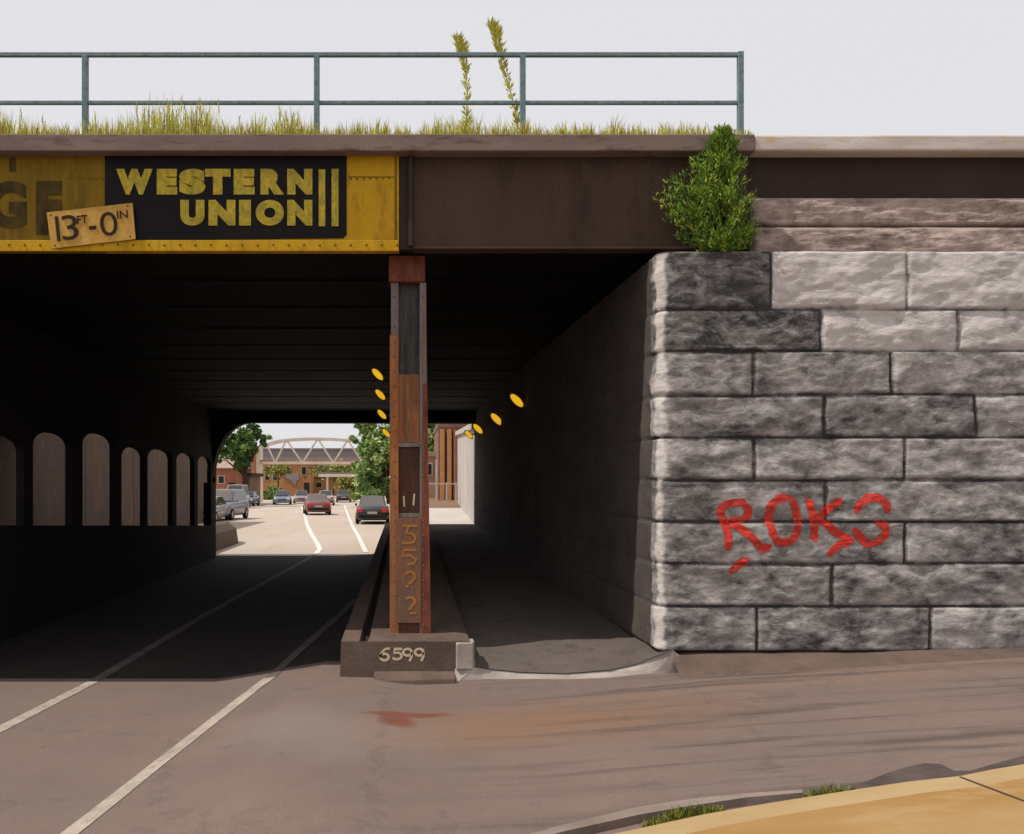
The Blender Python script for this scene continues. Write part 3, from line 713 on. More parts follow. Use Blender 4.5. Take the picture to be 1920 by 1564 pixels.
# ---- sidewalk through the tunnel, pale apron, flared toe
fr = [(890, 1250, .14), (920, 1255, .125), (980, 1261, .11), (1060, 1263, .10), (1140, 1257, .13), (1190, 1247, .17), (1225, 1232, .23), (1262, 1218, .29)]
gp = [(862, 1276), (915, 1273), (980, 1273), (1060, 1274), (1140, 1271), (1200, 1265), (1250, 1260), (1306, 1258)]
GP = [ongr(*p) for p in gp]
FR = [at(p[0], p[1], (GP[k_].y+.035) if k_ < 5 else (0, 0, 0, 0, 0, 8.86, 8.80, 8.76)[k_]) for k_, p in enumerate(fr)]
FR[0].x = max(FR[0].x, xr+.004)
def s_(Y): return interp(Y, [9.6, 27], [.235, .68])
def wallx(Y): return lerp(CX-R, 1.93, (Y-CYc)/(26.3-CYc))
def swpt(i, v):
    p = FR[i]; f_ = i/(len(FR)-1)
    q = lambda Y: Vector((lerp(xr-.01, wallx(Y)+.06, f_), Y, s_(Y)))
    if v == 0: return p
    if v == 1: return p.lerp(q(9.8), .5)
    Y = {2: 9.9, 3: 12, 4: 16, 5: 20, 6: 24, 7: 26.7}[v]; return q(Y)
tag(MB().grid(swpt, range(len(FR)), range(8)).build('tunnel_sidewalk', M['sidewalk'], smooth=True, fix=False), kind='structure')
def ap(i, k):
    a, b_ = FR[i].copy(), GP[i].copy(); a.z -= .004; b_.z -= .01
    p = a.lerp(b_, k); p.z += .004*math.sin(math.pi*k)
    return p
apr = MB().grid(ap, range(len(FR)), [0, .25, .5, .75, 1])
# plug to the island's corner
apr.add([(xx(855, 8.9)-.005, 9.066, .035), (xr+.02, 9.2, .10), FR[0], GP[0], (xx(855, 8.9)-.005, 8.88, -.10)], [(0, 1, 2, 3, 4)])
tag(apr.build('apron', M['pale_conc'], smooth=True, fix=False), kind='structure')
# thin dark joint between sidewalk and apron
jt = MB().grid(lambda i, k: FR[i]+(Vector((0, .012, .0035)) if k else Vector((0, -.012, .0035))), range(len(FR)), range(2))
tag(jt.build('sidewalk_joint', M['gap'], fix=False), kind='structure')
# sloping concrete toe at the corner
tip = onz(1264, 1222, .285)
a0 = ongr(1200, 1264); a1 = ongr(1312, 1259); mid = ongr(1256, 1262)
def toe(i, k):
    L = [a0, mid, a1][i] if isinstance(i, int) else None
mb = MB(); cols = 10
for i in range(cols+1):
    base = a0.lerp(mid, i*2/cols) if i <= cols/2 else mid.lerp(a1, (i*2-cols)/cols)
    for k in range(8):
        t2 = k/7; e = t2**1.8                          # concave flare
        b2 = Vector((lerp(base.x, tip.x, t2**.55), lerp(base.y, tip.y, t2), lerp(base.z-.015, tip.z+.01, e*.35+t2*.65))); mb.v.append(tuple(b2)); mb.t.append(.5)
for i in range(cols):
    for k in range(7): mb.f.append((i*8+k, (i+1)*8+k, (i+1)*8+k+1, i*8+k+1))
tag(mb.build('corner_flare', M['pale_conc'], smooth=True, fix=False), 'pale concrete flare at the foot of the stone wall corner', 'concrete flare')

# ------------------------------------------------------------------ columns
YC = 9.42
def column(label, first=True, loc=(0, 0)):
    Yc = YC
    root = thing('steel_column', label, 'column', (0.0, Yc+loc[1], it(Yc+loc[1])), 0, None if first else None)
    root['_w'] = 1; bpy.context.view_layer.update()
    dy = loc[1]; zt = 4.24 if first else 4.70
    zb0 = it(Yc+dy)-.02
    def X(px): return xx(px, Yc)
    def Z(py): return zz(py, Yc)
    Y0 = Yc+dy
    l0, l1, r0, r1 = X(733), X(747), X(787), X(799)
    ztop = Z(530) if first else zt
    zsp = Z(628)
    MB().box(l0, l1, Y0, Y0+.30, zsp+.001, ztop).build('flange', M['steel_grey'], root, bevel=.004)
    MB().box(l0-.012, l1+.002, Y0-.004, Y0+.30, zb0, zsp).build('flange', M['rust_edge'], root, bevel=.004)
    f2 = MB().add([(r0, Y0, zb0), (r1+.03, Y0, zb0), (r1, Y0, ztop), (r0, Y0, ztop), (r0, Y0+.30, zb0), (r1+.03, Y0+.30, zb0), (r1, Y0+.30, ztop), (r0, Y0+.30, ztop)],
                  [(0, 1, 2, 3), (4, 7, 6, 5), (0, 4, 5, 1), (1, 5, 6, 2), (2, 6, 7, 3), (3, 7, 4, 0)])
    f2.build('flange', M['steel_grey'], root, bevel=.004)
    if first: MB().prism([(X(790), zb0), (X(808), zb0), (X(801), Z(720)), (X(793), Z(720))], 'y', Y0-.008, Y0-.001).build('edge_strip', M['rust_red'], root)
    MB().box(l1-.001, r0+.001, Y0+.12, Y0+.15, zb0, ztop).build('web', M['web_grey'], root)
    if first:
        MB().box(X(729), X(797), Y0-.03, Y0+.32, Z(529), 4.252).build('cap_plate', M['rust_red'], root, bevel=.008)
        MB().box(l1+.001, r0-.001, Y0+.01, Y0+.11, Z(830), Z(702)).build('cover_plate', M['rust'], root, bevel=.004)
        MB().box(l1+.001, r0-.001, Y0+.03, Y0+.11, Z(962), Z(838)).build('cover_plate', M['rust_dark'], root, bevel=.004)
        MB().box(l1+.001, r0-.001, Y0+.005, Y0+.11, Z(838)+.001, Z(830)-.001).build('batten', M['steel_grey'], root)
        MB().box(l1+.001, r0-.001, Y0+.008, Y0+.11, Z(970), Z(962)-.001).build('batten', M['steel_grey'], root)
        MB().box(l1-.03, r0+.012, Y0-.012, Y0-.001, Z(1168), Z(971)).build('number_plate', M['rust_brown'], root, bevel=.003)
        MB().box(l1+.001, r0-.001, Y0+.006, Y0+.11, zb0, Z(1165)).build('foot_plate', M['rust_dark'], root)
        rvm = MB()
        for k_ in range(26):
            zq = zb0+.12+k_*.155
            if zq < ztop-.05: rivet(rvm, (l0+l1)/2, Y0-.005, zq, .010); rivet(rvm, (r0+r1)/2+.006, Y0-.009 if zq < Z(720) else Y0-.001, zq, .010)
        for k_ in range(4): rivet(rvm, X(739+k_*17), Y0-.031, Z(500), .012)
        rvm.build('rivets', M['rust_brown'], root)['kind'] = 'stuff'
        Yd = Y0-.015
        dg = [[(754, 986), (783, 986)], [(765, 988), (762, 1000), (772, 1000), (779, 1007), (776, 1016), (766, 1019), (754, 1018)],
              [(780, 1031), (757, 1031), (755, 1043), (768, 1041), (780, 1049), (776, 1056), (763, 1059)],
              arcpts(769, 1081, 9, 9, 160, -60, 8)+[(770, 1092), (765, 1095)], [(760, 1098), (766, 1101)],
              arcpts(769, 1128, 9, 8, 150, -60, 8)+[(770, 1140), (766, 1144)], [(768, 1150), (781, 1150)]]
        o = planar(dg, 4.4, Yd, M['chalk_orange'], 'painted_number', root); o['label'] = 'orange figures painted down the post'
        planar([[(757, 930), (758, 950)], [(777, 926), (775, 948)]], 3.0, Y0+.027, M['chalk'], 'chalk_mark', root)
    return root
column('rusty steel column in front, with orange figures, under the end of the yellow sign girder')
cols_y = [14.6, 17.6, 21.1, 25.0]
lamp_lab = ['nearest and highest', 'second from the top', 'third from the top', 'lowest and farthest']
for k, y in enumerate(cols_y):
    c_ = column('steel column hidden in the row behind the rusty front column', False, (0, y-YC)); c_['group'] = 'columns behind the front column'
def lamp(label, px, py, Y, w, h, base, group):
    p = at(px, py, Y); root = thing('tunnel_lamp', label, 'lamp', tuple(p), 0, group); root['_w'] = 1; bpy.context.view_layer.update()
    r = w/2; s2 = h/2
    vs = []; fs = []; n_ = 14; tl = math.radians(-28)
    def ringpt(a, k): x_ = r*.78*math.cos(a)*k; z_ = s2*.95*math.sin(a)*k; return (p.x+x_*math.cos(tl)-z_*math.sin(-tl), z_*math.cos(tl)-x_*math.sin(-tl)*.5+p.z)
    L = []
    for dy, k in ((0, 1.0), (-.04, .92), (-.065, .6), (-.075, .2)):
        for i in range(n_):
            X, Z = ringpt(2*math.pi*i/n_, k); L.append((X, p.y+dy, Z))
    fs = [(l*n_+i, l*n_+(i+1) % n_, (l+1)*n_+(i+1) % n_, (l+1)*n_+i) for l in range(3) for i in range(n_)]+[tuple(range(3*n_, 4*n_))]
    MB().add(L, fs).build('lens', M['amber'], root, smooth=True)
    L = []
    for dy, k in ((0.0, 1.12), (-.015, 1.2), (.03, 1.22), (.07, 1.1), (.13, .55)):
        for i in range(n_):
            X, Z = ringpt(2*math.pi*i/n_, k); L.append((X, p.y+dy, Z))
    fs = [(l*n_+i, l*n_+(i+1) % n_, (l+1)*n_+(i+1) % n_, (l+1)*n_+i) for l in range(4) for i in range(n_)]+[tuple(range(4*n_, 5*n_))]
    MB().add(L, fs).build('housing', M['lamp_case'], root)
    MB().bar((p.x, p.y+.07, p.z), (base, p.y+.07, p.z+.03), .035).build('bracket', M['lamp_case'], root)
for k, (px, py, Y, w) in enumerate([(708, 702, 14.6, 20), (713, 740, 17.6, 18), (716, 777, 21.1, 16), (724, 812, 25.0, 14)]):
    lamp('amber lamp left of the steel column, '+lamp_lab[k], px, py, Y, w*Y/F*1.25, w*Y/F*1.25, -.17, 'amber lamps left of the column')
for k, (px, py, Y, w) in enumerate([(969, 751, 17.0, 26), (931, 786, 20.5, 23), (896, 804, 23.5, 19), (879, 815, 25.7, 15)]):
    lamp('amber lamp on the tunnel wall right of the column, '+lamp_lab[k], px, py, Y, w*Y/F*1.15, w*Y/F*1.1, wallx(Y)+.05, 'amber lamps on the right tunnel wall')

# ------------------------------------------------------------------ height plate
Yh = YP-.05
cn = [(88, 399), (249, 381), (255, 449), (97, 467)]
hs = thing('height_sign', 'tilted tan clearance plate reading 13FT-0IN hung on the yellow girder', 'height sign', tuple(at(170, 424, Yh))); hs['_w'] = 1; bpy.context.view_layer.update()
pts = [(xx(a, Yh), zz(b_, Yh)) for a, b_ in cn]
MB().prism(pts, 'y', Yh-.012, Yh).build('plate', M['plate'], hs, bevel=.004)
ang = math.radians(6.0); org = (xx(172, Yh), zz(424, Yh))
def ht(txt, a, b_, r0, r1, off):
    text_mesh(txt, xx(a, Yh), xx(b_, Yh), zz(r0, Yh), zz(r1, Yh), Yh-.0165, M['ink'], 'figures', hs, off, ang, org)
ht('1', 106, 112, 400, 446, -.006); ht('3', 117, 147, 400, 446, -.004); ht('FT', 147, 166, 403, 418, 0); ht('-', 168, 181, 425, 431, 0); ht('0', 189, 221, 402, 446, -.006); ht('IN', 222, 242, 402, 416, 0)
for q in ((92, 404), (244, 387), (249, 444), (100, 461)):
    mb = MB(); rivet(mb, xx(q[0]+4 if q[0] < 170 else q[0]-4, Yh), Yh-.012, zz(q[1], Yh), .009); mb.build('bolt', M['ink'], hs)
MB().bar((xx(130, Yh), Yh+.0, zz(430, Yh)), (xx(130, Yh), YP+.0, zz(430, Yh)), .04).build('bracket', M['ink'], hs)

# ------------------------------------------------------------------ railing
YR = 9.22
rail = thing('railing', 'blue-grey steel two-rail railing along the top of the bridge', 'railing', (0, YR, 5.37)); rail['_w'] = 1; bpy.context.view_layer.update()
zt, zm, zbs = zz(103, YR), zz(193, YR), zz(252, Ys)-.02
MB().box(-10, xx(1392, YR), YR-.022, YR+.022, zt-.022, zt+.022).build('top_rail', M['rail'], rail, bevel=.008)
MB().box(-10, xx(1384, YR), YR-.018, YR+.018, zm-.020, zm+.020).build('mid_rail', M['rail'], rail, bevel=.008)
for px in (-720, -280, 160, 594, 980, 1388):
    X = xx(px, YR); MB().box(X-.028, X+.028, YR-.030, YR+.030, zbs, zt-.012 if px != 1388 else zt+.028).build('post', M['rail'], rail, bevel=.006)

# ------------------------------------------------------------------ vegetation
def blade(mb, p, h, w, lean, az, tone, n_=3):
    d = Vector((math.cos(az), math.sin(az), 0)); sdv = Vector((-d.y, d.x, 0)) if random.random() < .5 else Vector((1, 0, 0))
    vs = []
    for k in range(n_+1):
        t2 = k/n_; c2 = Vector(p)+Vector((0, 0, h*t2*(1-.2*lean*t2)))+d*h*lean*t2*t2; ww = w*(1-t2)**.7
        vs += [c2-sdv*ww/2, c2+sdv*ww/2]
    mb.add(vs, [(2*k, 2*k+1, 2*k+3, 2*k+2) for k in range(n_)], tone)
gm = MB(); zt0 = zz(251, Ys)-.01
def dens(px):
    return interp(px, [-300, 0, 60, 110, 150, 250, 290, 330, 400, 440, 500, 540, 600, 680, 720, 780, 850, 900, 960, 1040, 1100, 1180, 1260, 1340, 1400],
                  [40, 48, 55, 20, 30, 50, 75, 90, 60, 30, 45, 62, 26, 34, 24, 22, 48, 40, 34, 22, 30, 24, 30, 18, 6])
for k in range(17000):
    px = random.uniform(-500, 1400); Y = 9.02+random.random()**2*.6
    cl = .5+.9*noise.noise(Vector((px*.03, 0, 0)))+.6*noise.noise(Vector((px*.10, 5, 0)))
    if random.random() > .55+.5*cl: continue
    hpx = dens(px)*1.25*random.uniform(.15, 1.0)**1.5*(.45+.65*max(.15, cl))+8
    X = xx(px, 9.2)
    blade(gm, (X, Y, zt0-.012), hpx*9.2/F, random.uniform(.006, .012), random.uniform(0, .5), random.uniform(0, 6.28), random.random(), 2)
for k in range(46):   # tall stalks with a thin seed head
    px = random.choice((random.gauss(330, 42), random.gauss(330, 42), random.gauss(540, 22), random.uniform(-100, 700)))
    hpx = random.uniform(45, 88)*(1 if 250 < px < 420 else .75)
    Y = random.uniform(9.05, 9.4); X = xx(px, 9.2); h = hpx*9.2/F; ln = random.uniform(-.1, .1)
    gm.tube([(X, Y, zt0), (X+ln*h*.4, Y, zt0+h*.5), (X+ln*h, Y, zt0+h)], [.004, .003, .001], 4, random.random())
    for j in range(7): blade(gm, (X+ln*h*(.6+.05*j), Y, zt0+h*(.6+.05*j)), .05, .010, .5, random.uniform(0, 6.28), random.random())
tag(gm.build('grass', M['grass'], fix=False), 'yellow-green dry grass growing along the top edge of the bridge', 'grass', kind='stuff')

def weed(label, pix, Y, w):
    root = thing('tall_weed', label, 'weed', tuple(at(pix[0][0], pix[0][1], Y))); root['_w'] = 1; bpy.context.view_layer.update()
    P = [at(a, b_, Y) for a, b_ in pix]
    MB().tube(P, [.008]*(len(P)-2)+[.005, .002], 6, .45).build('stem', M['grass'], root)
    mb = MB(); L = len(P)-1
    for k in range(620):
        t2 = random.random()**.8; i = min(int(t2*L), L-1); p = P[i].lerp(P[i+1], t2*L-i); f2 = interp(t2, [0, .12, .35, .6, .8, .95, 1], [.8, .35, .16, .42, .8, .55, .1])
        if random.random() > f2+.12: continue
        az = random.uniform(0, 6.28); le = random.uniform(.04, .10)*(.55+f2)
        d = Vector((math.cos(az)*.8, math.sin(az)*.8, random.uniform(.6, 1.5))).normalized(); sdv = d.cross(Vector((0, 1, 0))).normalized()*random.uniform(.004, .009)*w
        q = p+Vector((math.cos(az), math.sin(az), 0))*.012
        mb.add([q, q+d*le*.5+sdv, q+d*le, q+d*le*.5-sdv], [(0, 1, 2, 3)], random.uniform(.15, .95))
    mb.build('seed_head', M['grass'], root, fix=False)
weed('shorter yellow-green weed with a feathery head, left of the middle rail post', [(874, 250), (875, 215), (876, 170), (872, 125), (866, 95), (856, 70)], 9.35, 1)
weed('tallest yellow-green weed leaning left beside the third rail post', [(972, 250), (968, 215), (955, 165), (940, 115), (930, 70), (920, 44)], 9.35, 1.15)

# sapling on the wall ledge
root = thing('sapling', 'bushy green sapling growing on the wall ledge against the girder', 'sapling', tuple(at(1350, 476, 8.98))); root['_w'] = 1; bpy.context.view_layer.update()
YB = 8.92; T = [at(1352, 478, YB+.08), at(1352, 400, YB), at(1352, 320, YB-.02), at(1352, 250, YB)]
MB().tube(T, [.022, .016, .010, .003], 7).build('trunk', M['bark'], root)
mb = MB(); tw = MB()
prof = [(240, 8, 1354), (255, 20, 1352), (290, 36, 1352), (315, 54, 1342), (345, 78, 1326), (380, 88, 1322), (410, 84, 1330), (440, 76, 1342), (465, 62, 1352), (476, 48, 1354)]
for k in range(330):
    py = random.uniform(246, 474); r = interp(py, [p[0] for p in prof], [p[1] for p in prof]); cxp = interp(py, [p[0] for p in prof], [p[2] for p in prof])
    az = random.uniform(0, 6.28); rr = r*random.uniform(.35, 1.05)
    tipx = cxp+rr*math.cos(az); tipd = math.sin(az)*rr*YB/F*.62
    base = at(1352, min(py+rr*.55, 476), YB); tp = at(tipx, py, YB); tp.y += tipd-.03
    if tp.y > 9.08: tp.y = 9.08-random.random()*.1
    tw.tube([base, base.lerp(tp, .55)+Vector((0, 0, -.015)), tp], [.005, .0035, .001], 4)
    ctone = random.uniform(.15, .8)
    for j in range(60):
        t2 = random.uniform(.25, 1.08); q = base.lerp(tp, t2)+Vector((random.gauss(0, .018), random.gauss(0, .018), random.gauss(0, .018)))
        d = ((tp-base).normalized()*.5+Vector((random.gauss(0, .6), random.gauss(0, .6), random.uniform(.1, 1.3)))).normalized(); le = random.uniform(.025, .065)
        sdv = d.cross(Vector((random.gauss(0, 1), random.gauss(0, 1), random.gauss(0, 1)))).normalized()*le*.12
        mb.add([q, q+d*le*.5+sdv, q+d*le, q+d*le*.5-sdv], [(0, 1, 2, 3)], max(0, min(1, ctone+random.gauss(0, .18))))
tw.build('twigs', M['bark'], root); mb.build('foliage', M['leaf_bush'], root, fix=False)
# tufts by the sidewalk
def tuft(label, px0, px1, pyf, n_, hmax):
    mb = MB()
    for k in range(n_):
        px = random.uniform(px0, px1); p = ongr(px, pyf(px)+random.uniform(-7, 5)); e = min(px-px0, px1-px)/(px1-px0)*2
        blade(mb, p, random.uniform(.35, 1)*hmax*(.45+.7*e), random.uniform(.005, .011), random.uniform(.1, .8), random.uniform(0, 6.28), random.random())
    tag(mb.build('grass_tuft', M['leaf_tuft'], fix=False), label, 'grass tuft')
M['leaf_tuft'] = leaf('tuft_blade', (.06, .10, .015), (.16, .19, .03), (.34, .24, .05))
tuft('ragged yellow-green grass tuft at the near end of the sidewalk edge', 1205, 1360, lambda x: 1556-(x-1200)*.19, 650, .095)
tuft('greener grass tuft farther along the sidewalk edge', 1492, 1604, lambda x: 1508-(x-1490)*.17, 520, .085)

def tree(name, label, base, crowns, m, nleaf, lsz, trunk_r, group=None, cat='tree'):
    root = thing(name, label, cat, base, 0, group); root['_w'] = 1; bpy.context.view_layer.update()
    b0 = Vector(base); top = Vector(crowns[0][:3]); tk = MB()
    midp = b0.lerp(top, .5)+Vector((.2, 0, 0)); tk.tube([b0, midp, top], [trunk_r, trunk_r*.75, trunk_r*.3], 8)
    for c_ in crowns[1:]:
        q = Vector(c_[:3]); tk.tube([b0.lerp(top, .45), q.lerp(top, .3)-Vector((0, 0, .4)), q], [trunk_r*.5, trunk_r*.3, trunk_r*.1], 6)
    tk.build('trunk', M['bark'], root)
    mb = MB(); wt = [c_[3]**2 for c_ in crowns]
    clumps = []
    for k in range(int(26+len(crowns)*12)):
        c_ = random.choices(crowns, wt)[0]; v = Vector((random.gauss(0, 1), random.gauss(0, 1), random.gauss(0, 1))).normalized()*random.uniform(.45, 1.0)
        clumps.append((Vector(c_[:3])+Vector((v.x*c_[3], v.y*c_[3], v.z*c_[4])), c_[3]*random.uniform(.16, .34), random.uniform(.1, .85)))
    for k in range(nleaf):
        cc, r, tn = random.choice(clumps); v = Vector((random.gauss(0, .55), random.gauss(0, .55), random.gauss(0, .45)))*r; q = cc+v
        a = Vector((random.gauss(0, 1), random.gauss(0, 1), random.gauss(0, 1))).normalized(); b2 = a.cross(Vector((random.gauss(0, 1), random.gauss(0, 1), random.gauss(0, 1)))).normalized(); s2 = lsz*random.uniform(.6, 1.3)
        mb.add([q-a*s2, q+b2*s2*.5, q+a*s2, q-b2*s2*.5], [(0, 1, 2, 3)], max(0, min(1, tn+random.gauss(0, .15))))
    mb.build('crown', m, root, fix=False)
def cr(px, py, Y, rpx, rpy): p = at(px, py, Y); return (p.x, p.y, p.z, rpx*Y/F, rpy*Y/F)
tree('leafy_tree', 'dark green tree on the left seen through the far portal, beside the red brick pillar', tuple(at(458, 930, 88)), [cr(455, 842, 88, 28, 28), cr(425, 835, 88, 22, 24), cr(470, 815, 88, 24, 16), cr(496, 826, 88, 12, 10), cr(455, 868, 88, 20, 18), cr(412, 862, 88, 10, 18)], M['leaf_dark'], 7500, .20, .22)
tree('leafy_tree', 'large bright green tree behind the rusty column beyond the portal', tuple(at(730, 945, 84)), [cr(712, 845, 84, 42, 38), cr(690, 870, 84, 34, 34), cr(700, 915, 84, 34, 22), cr(745, 830, 84, 50, 45), cr(800, 815, 84, 42, 40), cr(672, 830, 84, 16, 18), cr(820, 780, 84, 40, 30), cr(690, 800, 84, 22, 12), cr(728, 880, 84, 22, 50), cr(668, 848, 84, 16, 14), cr(690, 925, 84, 30, 12), cr(735, 915, 84, 18, 25)], M['leaf_mid'], 24000, .22, .25)
for px, py, Y, rx, ry, lb in [(520, 880, 160, 26, 10, 'low olive shrub in front of the orange brick factory, farthest left'), (625, 880, 165, 40, 12, 'olive tree behind the flat canopy'), (510, 928, 128, 24, 10, 'low dark hedge bush at the foot of the truss post'), (655, 905, 150, 28, 14, 'olive bush below the flat canopy'), (700, 890, 140, 24, 24, 'olive green tree at the right end of the canopy')]:
    tree('shrub', lb, tuple(at(px, 928, Y)), [cr(px, py, Y, rx, ry), cr(px+rx*.5, py+2, Y, rx*.6, ry*.8)], M['leaf_olive'] if 'hedge' not in lb else M['leaf_dark'], 1600, .30, .15, cat='shrub')

# ------------------------------------------------------------------ beyond the portal
# left retaining wall beside the far carriageway
rw = thing('retaining_wall', 'taupe concrete retaining wall seen through the arcade openings', 'retaining wall', (-11.2, 30, -.25)); rw['_w'] = 1; bpy.context.view_layer.update()
MB().box(-11.9, -11.2, 9.6, 50.5, -.6, 4.6).build('wall', M['retain'], rw, bevel=.02)
MB().box(-12.0, -11.14, 26.6, 50.6, 4.603, 4.8).build('coping', M['slab'], rw, bevel=.02)
for k in range(5): MB().box(-11.205, -11.19, 26+k*5.5, 26.03+k*5.5, -.3, 4.59).build('joint', M['gap'], rw)
# white wall beyond the portal on the right
ww = thing('white_wall', 'sunlit whitewashed concrete wall right of the far sidewalk', 'concrete wall', (2.3, 35, .6)); ww['_w'] = 1; bpy.context.view_layer.update()
a, b_ = Vector((1.94, 26.32)), Vector((2.84, 52)); dW = Vector((.4, 0))
za, zb2 = 3.45, zz(817, 52)
q = [a, b_, b_+dW, a+dW]
MB().add([(p.x, p.y, -.5) for p in q]+[(q[0].x, q[0].y, za), (q[1].x, q[1].y, zb2), (q[2].x, q[2].y, zb2), (q[3].x, q[3].y, za)],
         [(0, 1, 2, 3), (4, 7, 6, 5), (0, 4, 5, 1), (1, 5, 6, 2), (2, 6, 7, 3), (3, 7, 4, 0)]).build('wall', M['white_wall'], ww, bevel=.02)
q2 = [a+Vector((-.09, 0)), b_+Vector((-.12, .1)), b_+dW+Vector((.1, .1)), a+dW+Vector((.1, 0))]
MB().add([(p.x, p.y, z) for p, z in zip(q2, (za+.002, zb2+.002, zb2+.002, za+.002))]+[(p.x, p.y, z) for p, z in zip(q2, (za+.2, zb2+.24, zb2+.24, za+.2))],
         [(0, 1, 2, 3), (4, 7, 6, 5), (0, 4, 5, 1), (1, 5, 6, 2), (2, 6, 7, 3), (3, 7, 4, 0)]).build('coping', M['white_wall'], ww, bevel=.02)
tag(MB().grid(lambda y, k: ((.15, 2.1+(y-26.3)*.035+.3)[k] if y < 43 else (.15, 12)[k], y, .66+(y-26)*.004), [26.75, 30, 36, 42], range(2)).build('far_sidewalk', M['white_wall'], fix=False), kind='structure')
MB().add([(.15, 26.75, .66), (.15, 42, .72), (.15, 42, -.5), (.15, 26.75, -.5)], [(0, 1, 2, 3)]).build('far_sidewalk_edge', M['pale_conc'], fix=False); bpy.data.objects['far_sidewalk_edge']['kind'] = 'structure'
M['brown_yard'] = mat('brown_yard', (.24, .15, .10), (.19, .12, .08), .6, rough=1)
tag(MB().grid(lambda x, y: (x, y, .70+(y-42)*.008), [.15, 6, 20], [42.01, 54, 70]).build('yard', M['brown_yard'], fix=False), kind='structure')

def building(name, label, px0, px1, r0, r1, Y, depth, m, roof=None, roofh=0, wins=(), doors=(), over=.3, cat='building', pil=()):
    X0, X1 = xx(px0, Y), xx(px1, Y); Z0, Z1 = zz(r1, Y)-.5, zz(r0, Y)
    root = thing(name, label, cat, ((X0+X1)/2, Y, Z0)); root['_w'] = 1; bpy.context.view_layer.update()
    MB().box(X0, X1, Y, Y+depth, Z0, Z1).build('wall', m, root)
    if roof:
        if roofh > 0:
            mb = MB().add([(X0-over, Y-over, Z1+.003), (X1+over, Y-over, Z1+.003), (X1+over, Y+depth+over, Z1+.003), (X0-over, Y+depth+over, Z1+.003), (X0-over, Y+depth/2, Z1+roofh), (X1+over, Y+depth/2, Z1+roofh)],
                          [(0, 1, 5, 4), (2, 3, 4, 5), (0, 4, 3), (1, 2, 5), (0, 3, 2, 1)])
        else: mb = MB().box(X0-over, X1+over, Y-over, Y+depth+over, Z1+.003, Z1+.35)
        mb.build('roof', roof, root)
    for (a, b2, c2, d2) in wins:
        x0, x1, z1, z0 = xx(a, Y), xx(b2, Y), zz(c2, Y), zz(d2, Y)
        fr_ = MB().box(x0-.08, x1+.08, Y-.06, Y-.004, z0-.08, z1+.08).build('window', M['cream'], root)
        MB().box(x0, x1, Y-.075, Y-.062, z0, z1).build('pane', M['dark_opening'], fr_)
    for (a, b2, c2, d2) in doors:
        MB().box(xx(a, Y), xx(b2, Y), Y-.05, Y-.004, zz(d2, Y), zz(c2, Y)).build('door', M['dark_opening'], root)
    for (a, b2, mm) in pil:
        MB().box(xx(a, Y), xx(b2, Y), Y-.35, Y-.003, Z0, Z1-.1).build('pilaster', mm, root)
    return root
building('brick_building', 'low red brick building with pale pink roof at the left edge of the portal view', 380, 442, 878, 948, 92, 9, M['brick_red'], M['pink_roof'], 1.6, wins=[(410, 420, 893, 906)], doors=[(428, 441, 905, 942)])
building('brick_shed', 'dark-doored brown brick shed behind the grey oncoming van', 442, 468, 893, 942, 96, 7, M['brick_brown'], M['brown_dark'], 0, doors=[(446, 464, 903, 938)])
building('brick_pillar', 'tall narrow red brick pillar immediately left of the truss post', 467, 478, 834, 942, 109, 1.0, M['brick_red'], M['brick_brown'], 0, over=.1, cat='brick pillar')
fac = building('brick_factory', 'orange brick factory beneath the arched truss', 492, 583, 869, 926, 172, 16, M['brick_orange'], M['brick_brown'], 0, wins=[(497, 505, 884, 900), (512, 520, 884, 900), (566, 574, 876, 890)], doors=[(570, 580, 905, 925)])
MB().prism([(xx(a_, 171.8), zz(b_, 171.8)) for a_, b_ in [(526, 889), (560, 887), (562, 897), (556, 903), (553, 912), (547, 902), (536, 896)]], 'y', 171.75, 171.98).build('faded_wall_sign', M['haze_wall'], fac)
building('warehouse', 'long lavender-grey warehouse behind the truss', 484, 700, 843, 872, 230, 25, M['haze_wall'], M['haze_wall'], 0)
building('orange_shop', 'small orange brick shop behind the canopy post', 586, 720, 897, 932, 178, 10, M['brick_orange'], M['brick_brown'], 0, wins=[(593, 603, 905, 914), (640, 655, 905, 914)])
rb = building('brick_hall', 'brown brick hall with rusty vertical pilasters beside the white wall', 822, 900, 802, 946, 56, 9, M['brick_brown'], M['brick_brown'], 0, pil=[(825, 833, M['brick_orange']), (838, 846, M['brick_orange']), (850, 856, M['brick_red'])], over=.05)
building('tan_building', 'pinkish stucco building between the column and the brick hall', 770, 820, 856, 944, 62, 6, M['tan_stucco'], M['pink_roof'], 0, over=.1, wins=[(803, 809, 870, 890)])
# white pipe fence in front of the brick hall
fn = thing('pipe_fence', 'thin white pipe fence in front of the brick hall', 'fence', tuple(at(830, 942, 53))); fn['_w'] = 1; bpy.context.view_layer.update()
MB().bar(at(795, 907, 53), at(858, 907, 53), .07).build('rail', M['cream'], fn)
for px in (800, 818, 837, 855): MB().bar(at(px, 905 if px != 818 else 862, 53), at(px, 944, 53), .08, up=(0, 1, 0)).build('post', M['cream'], fn)

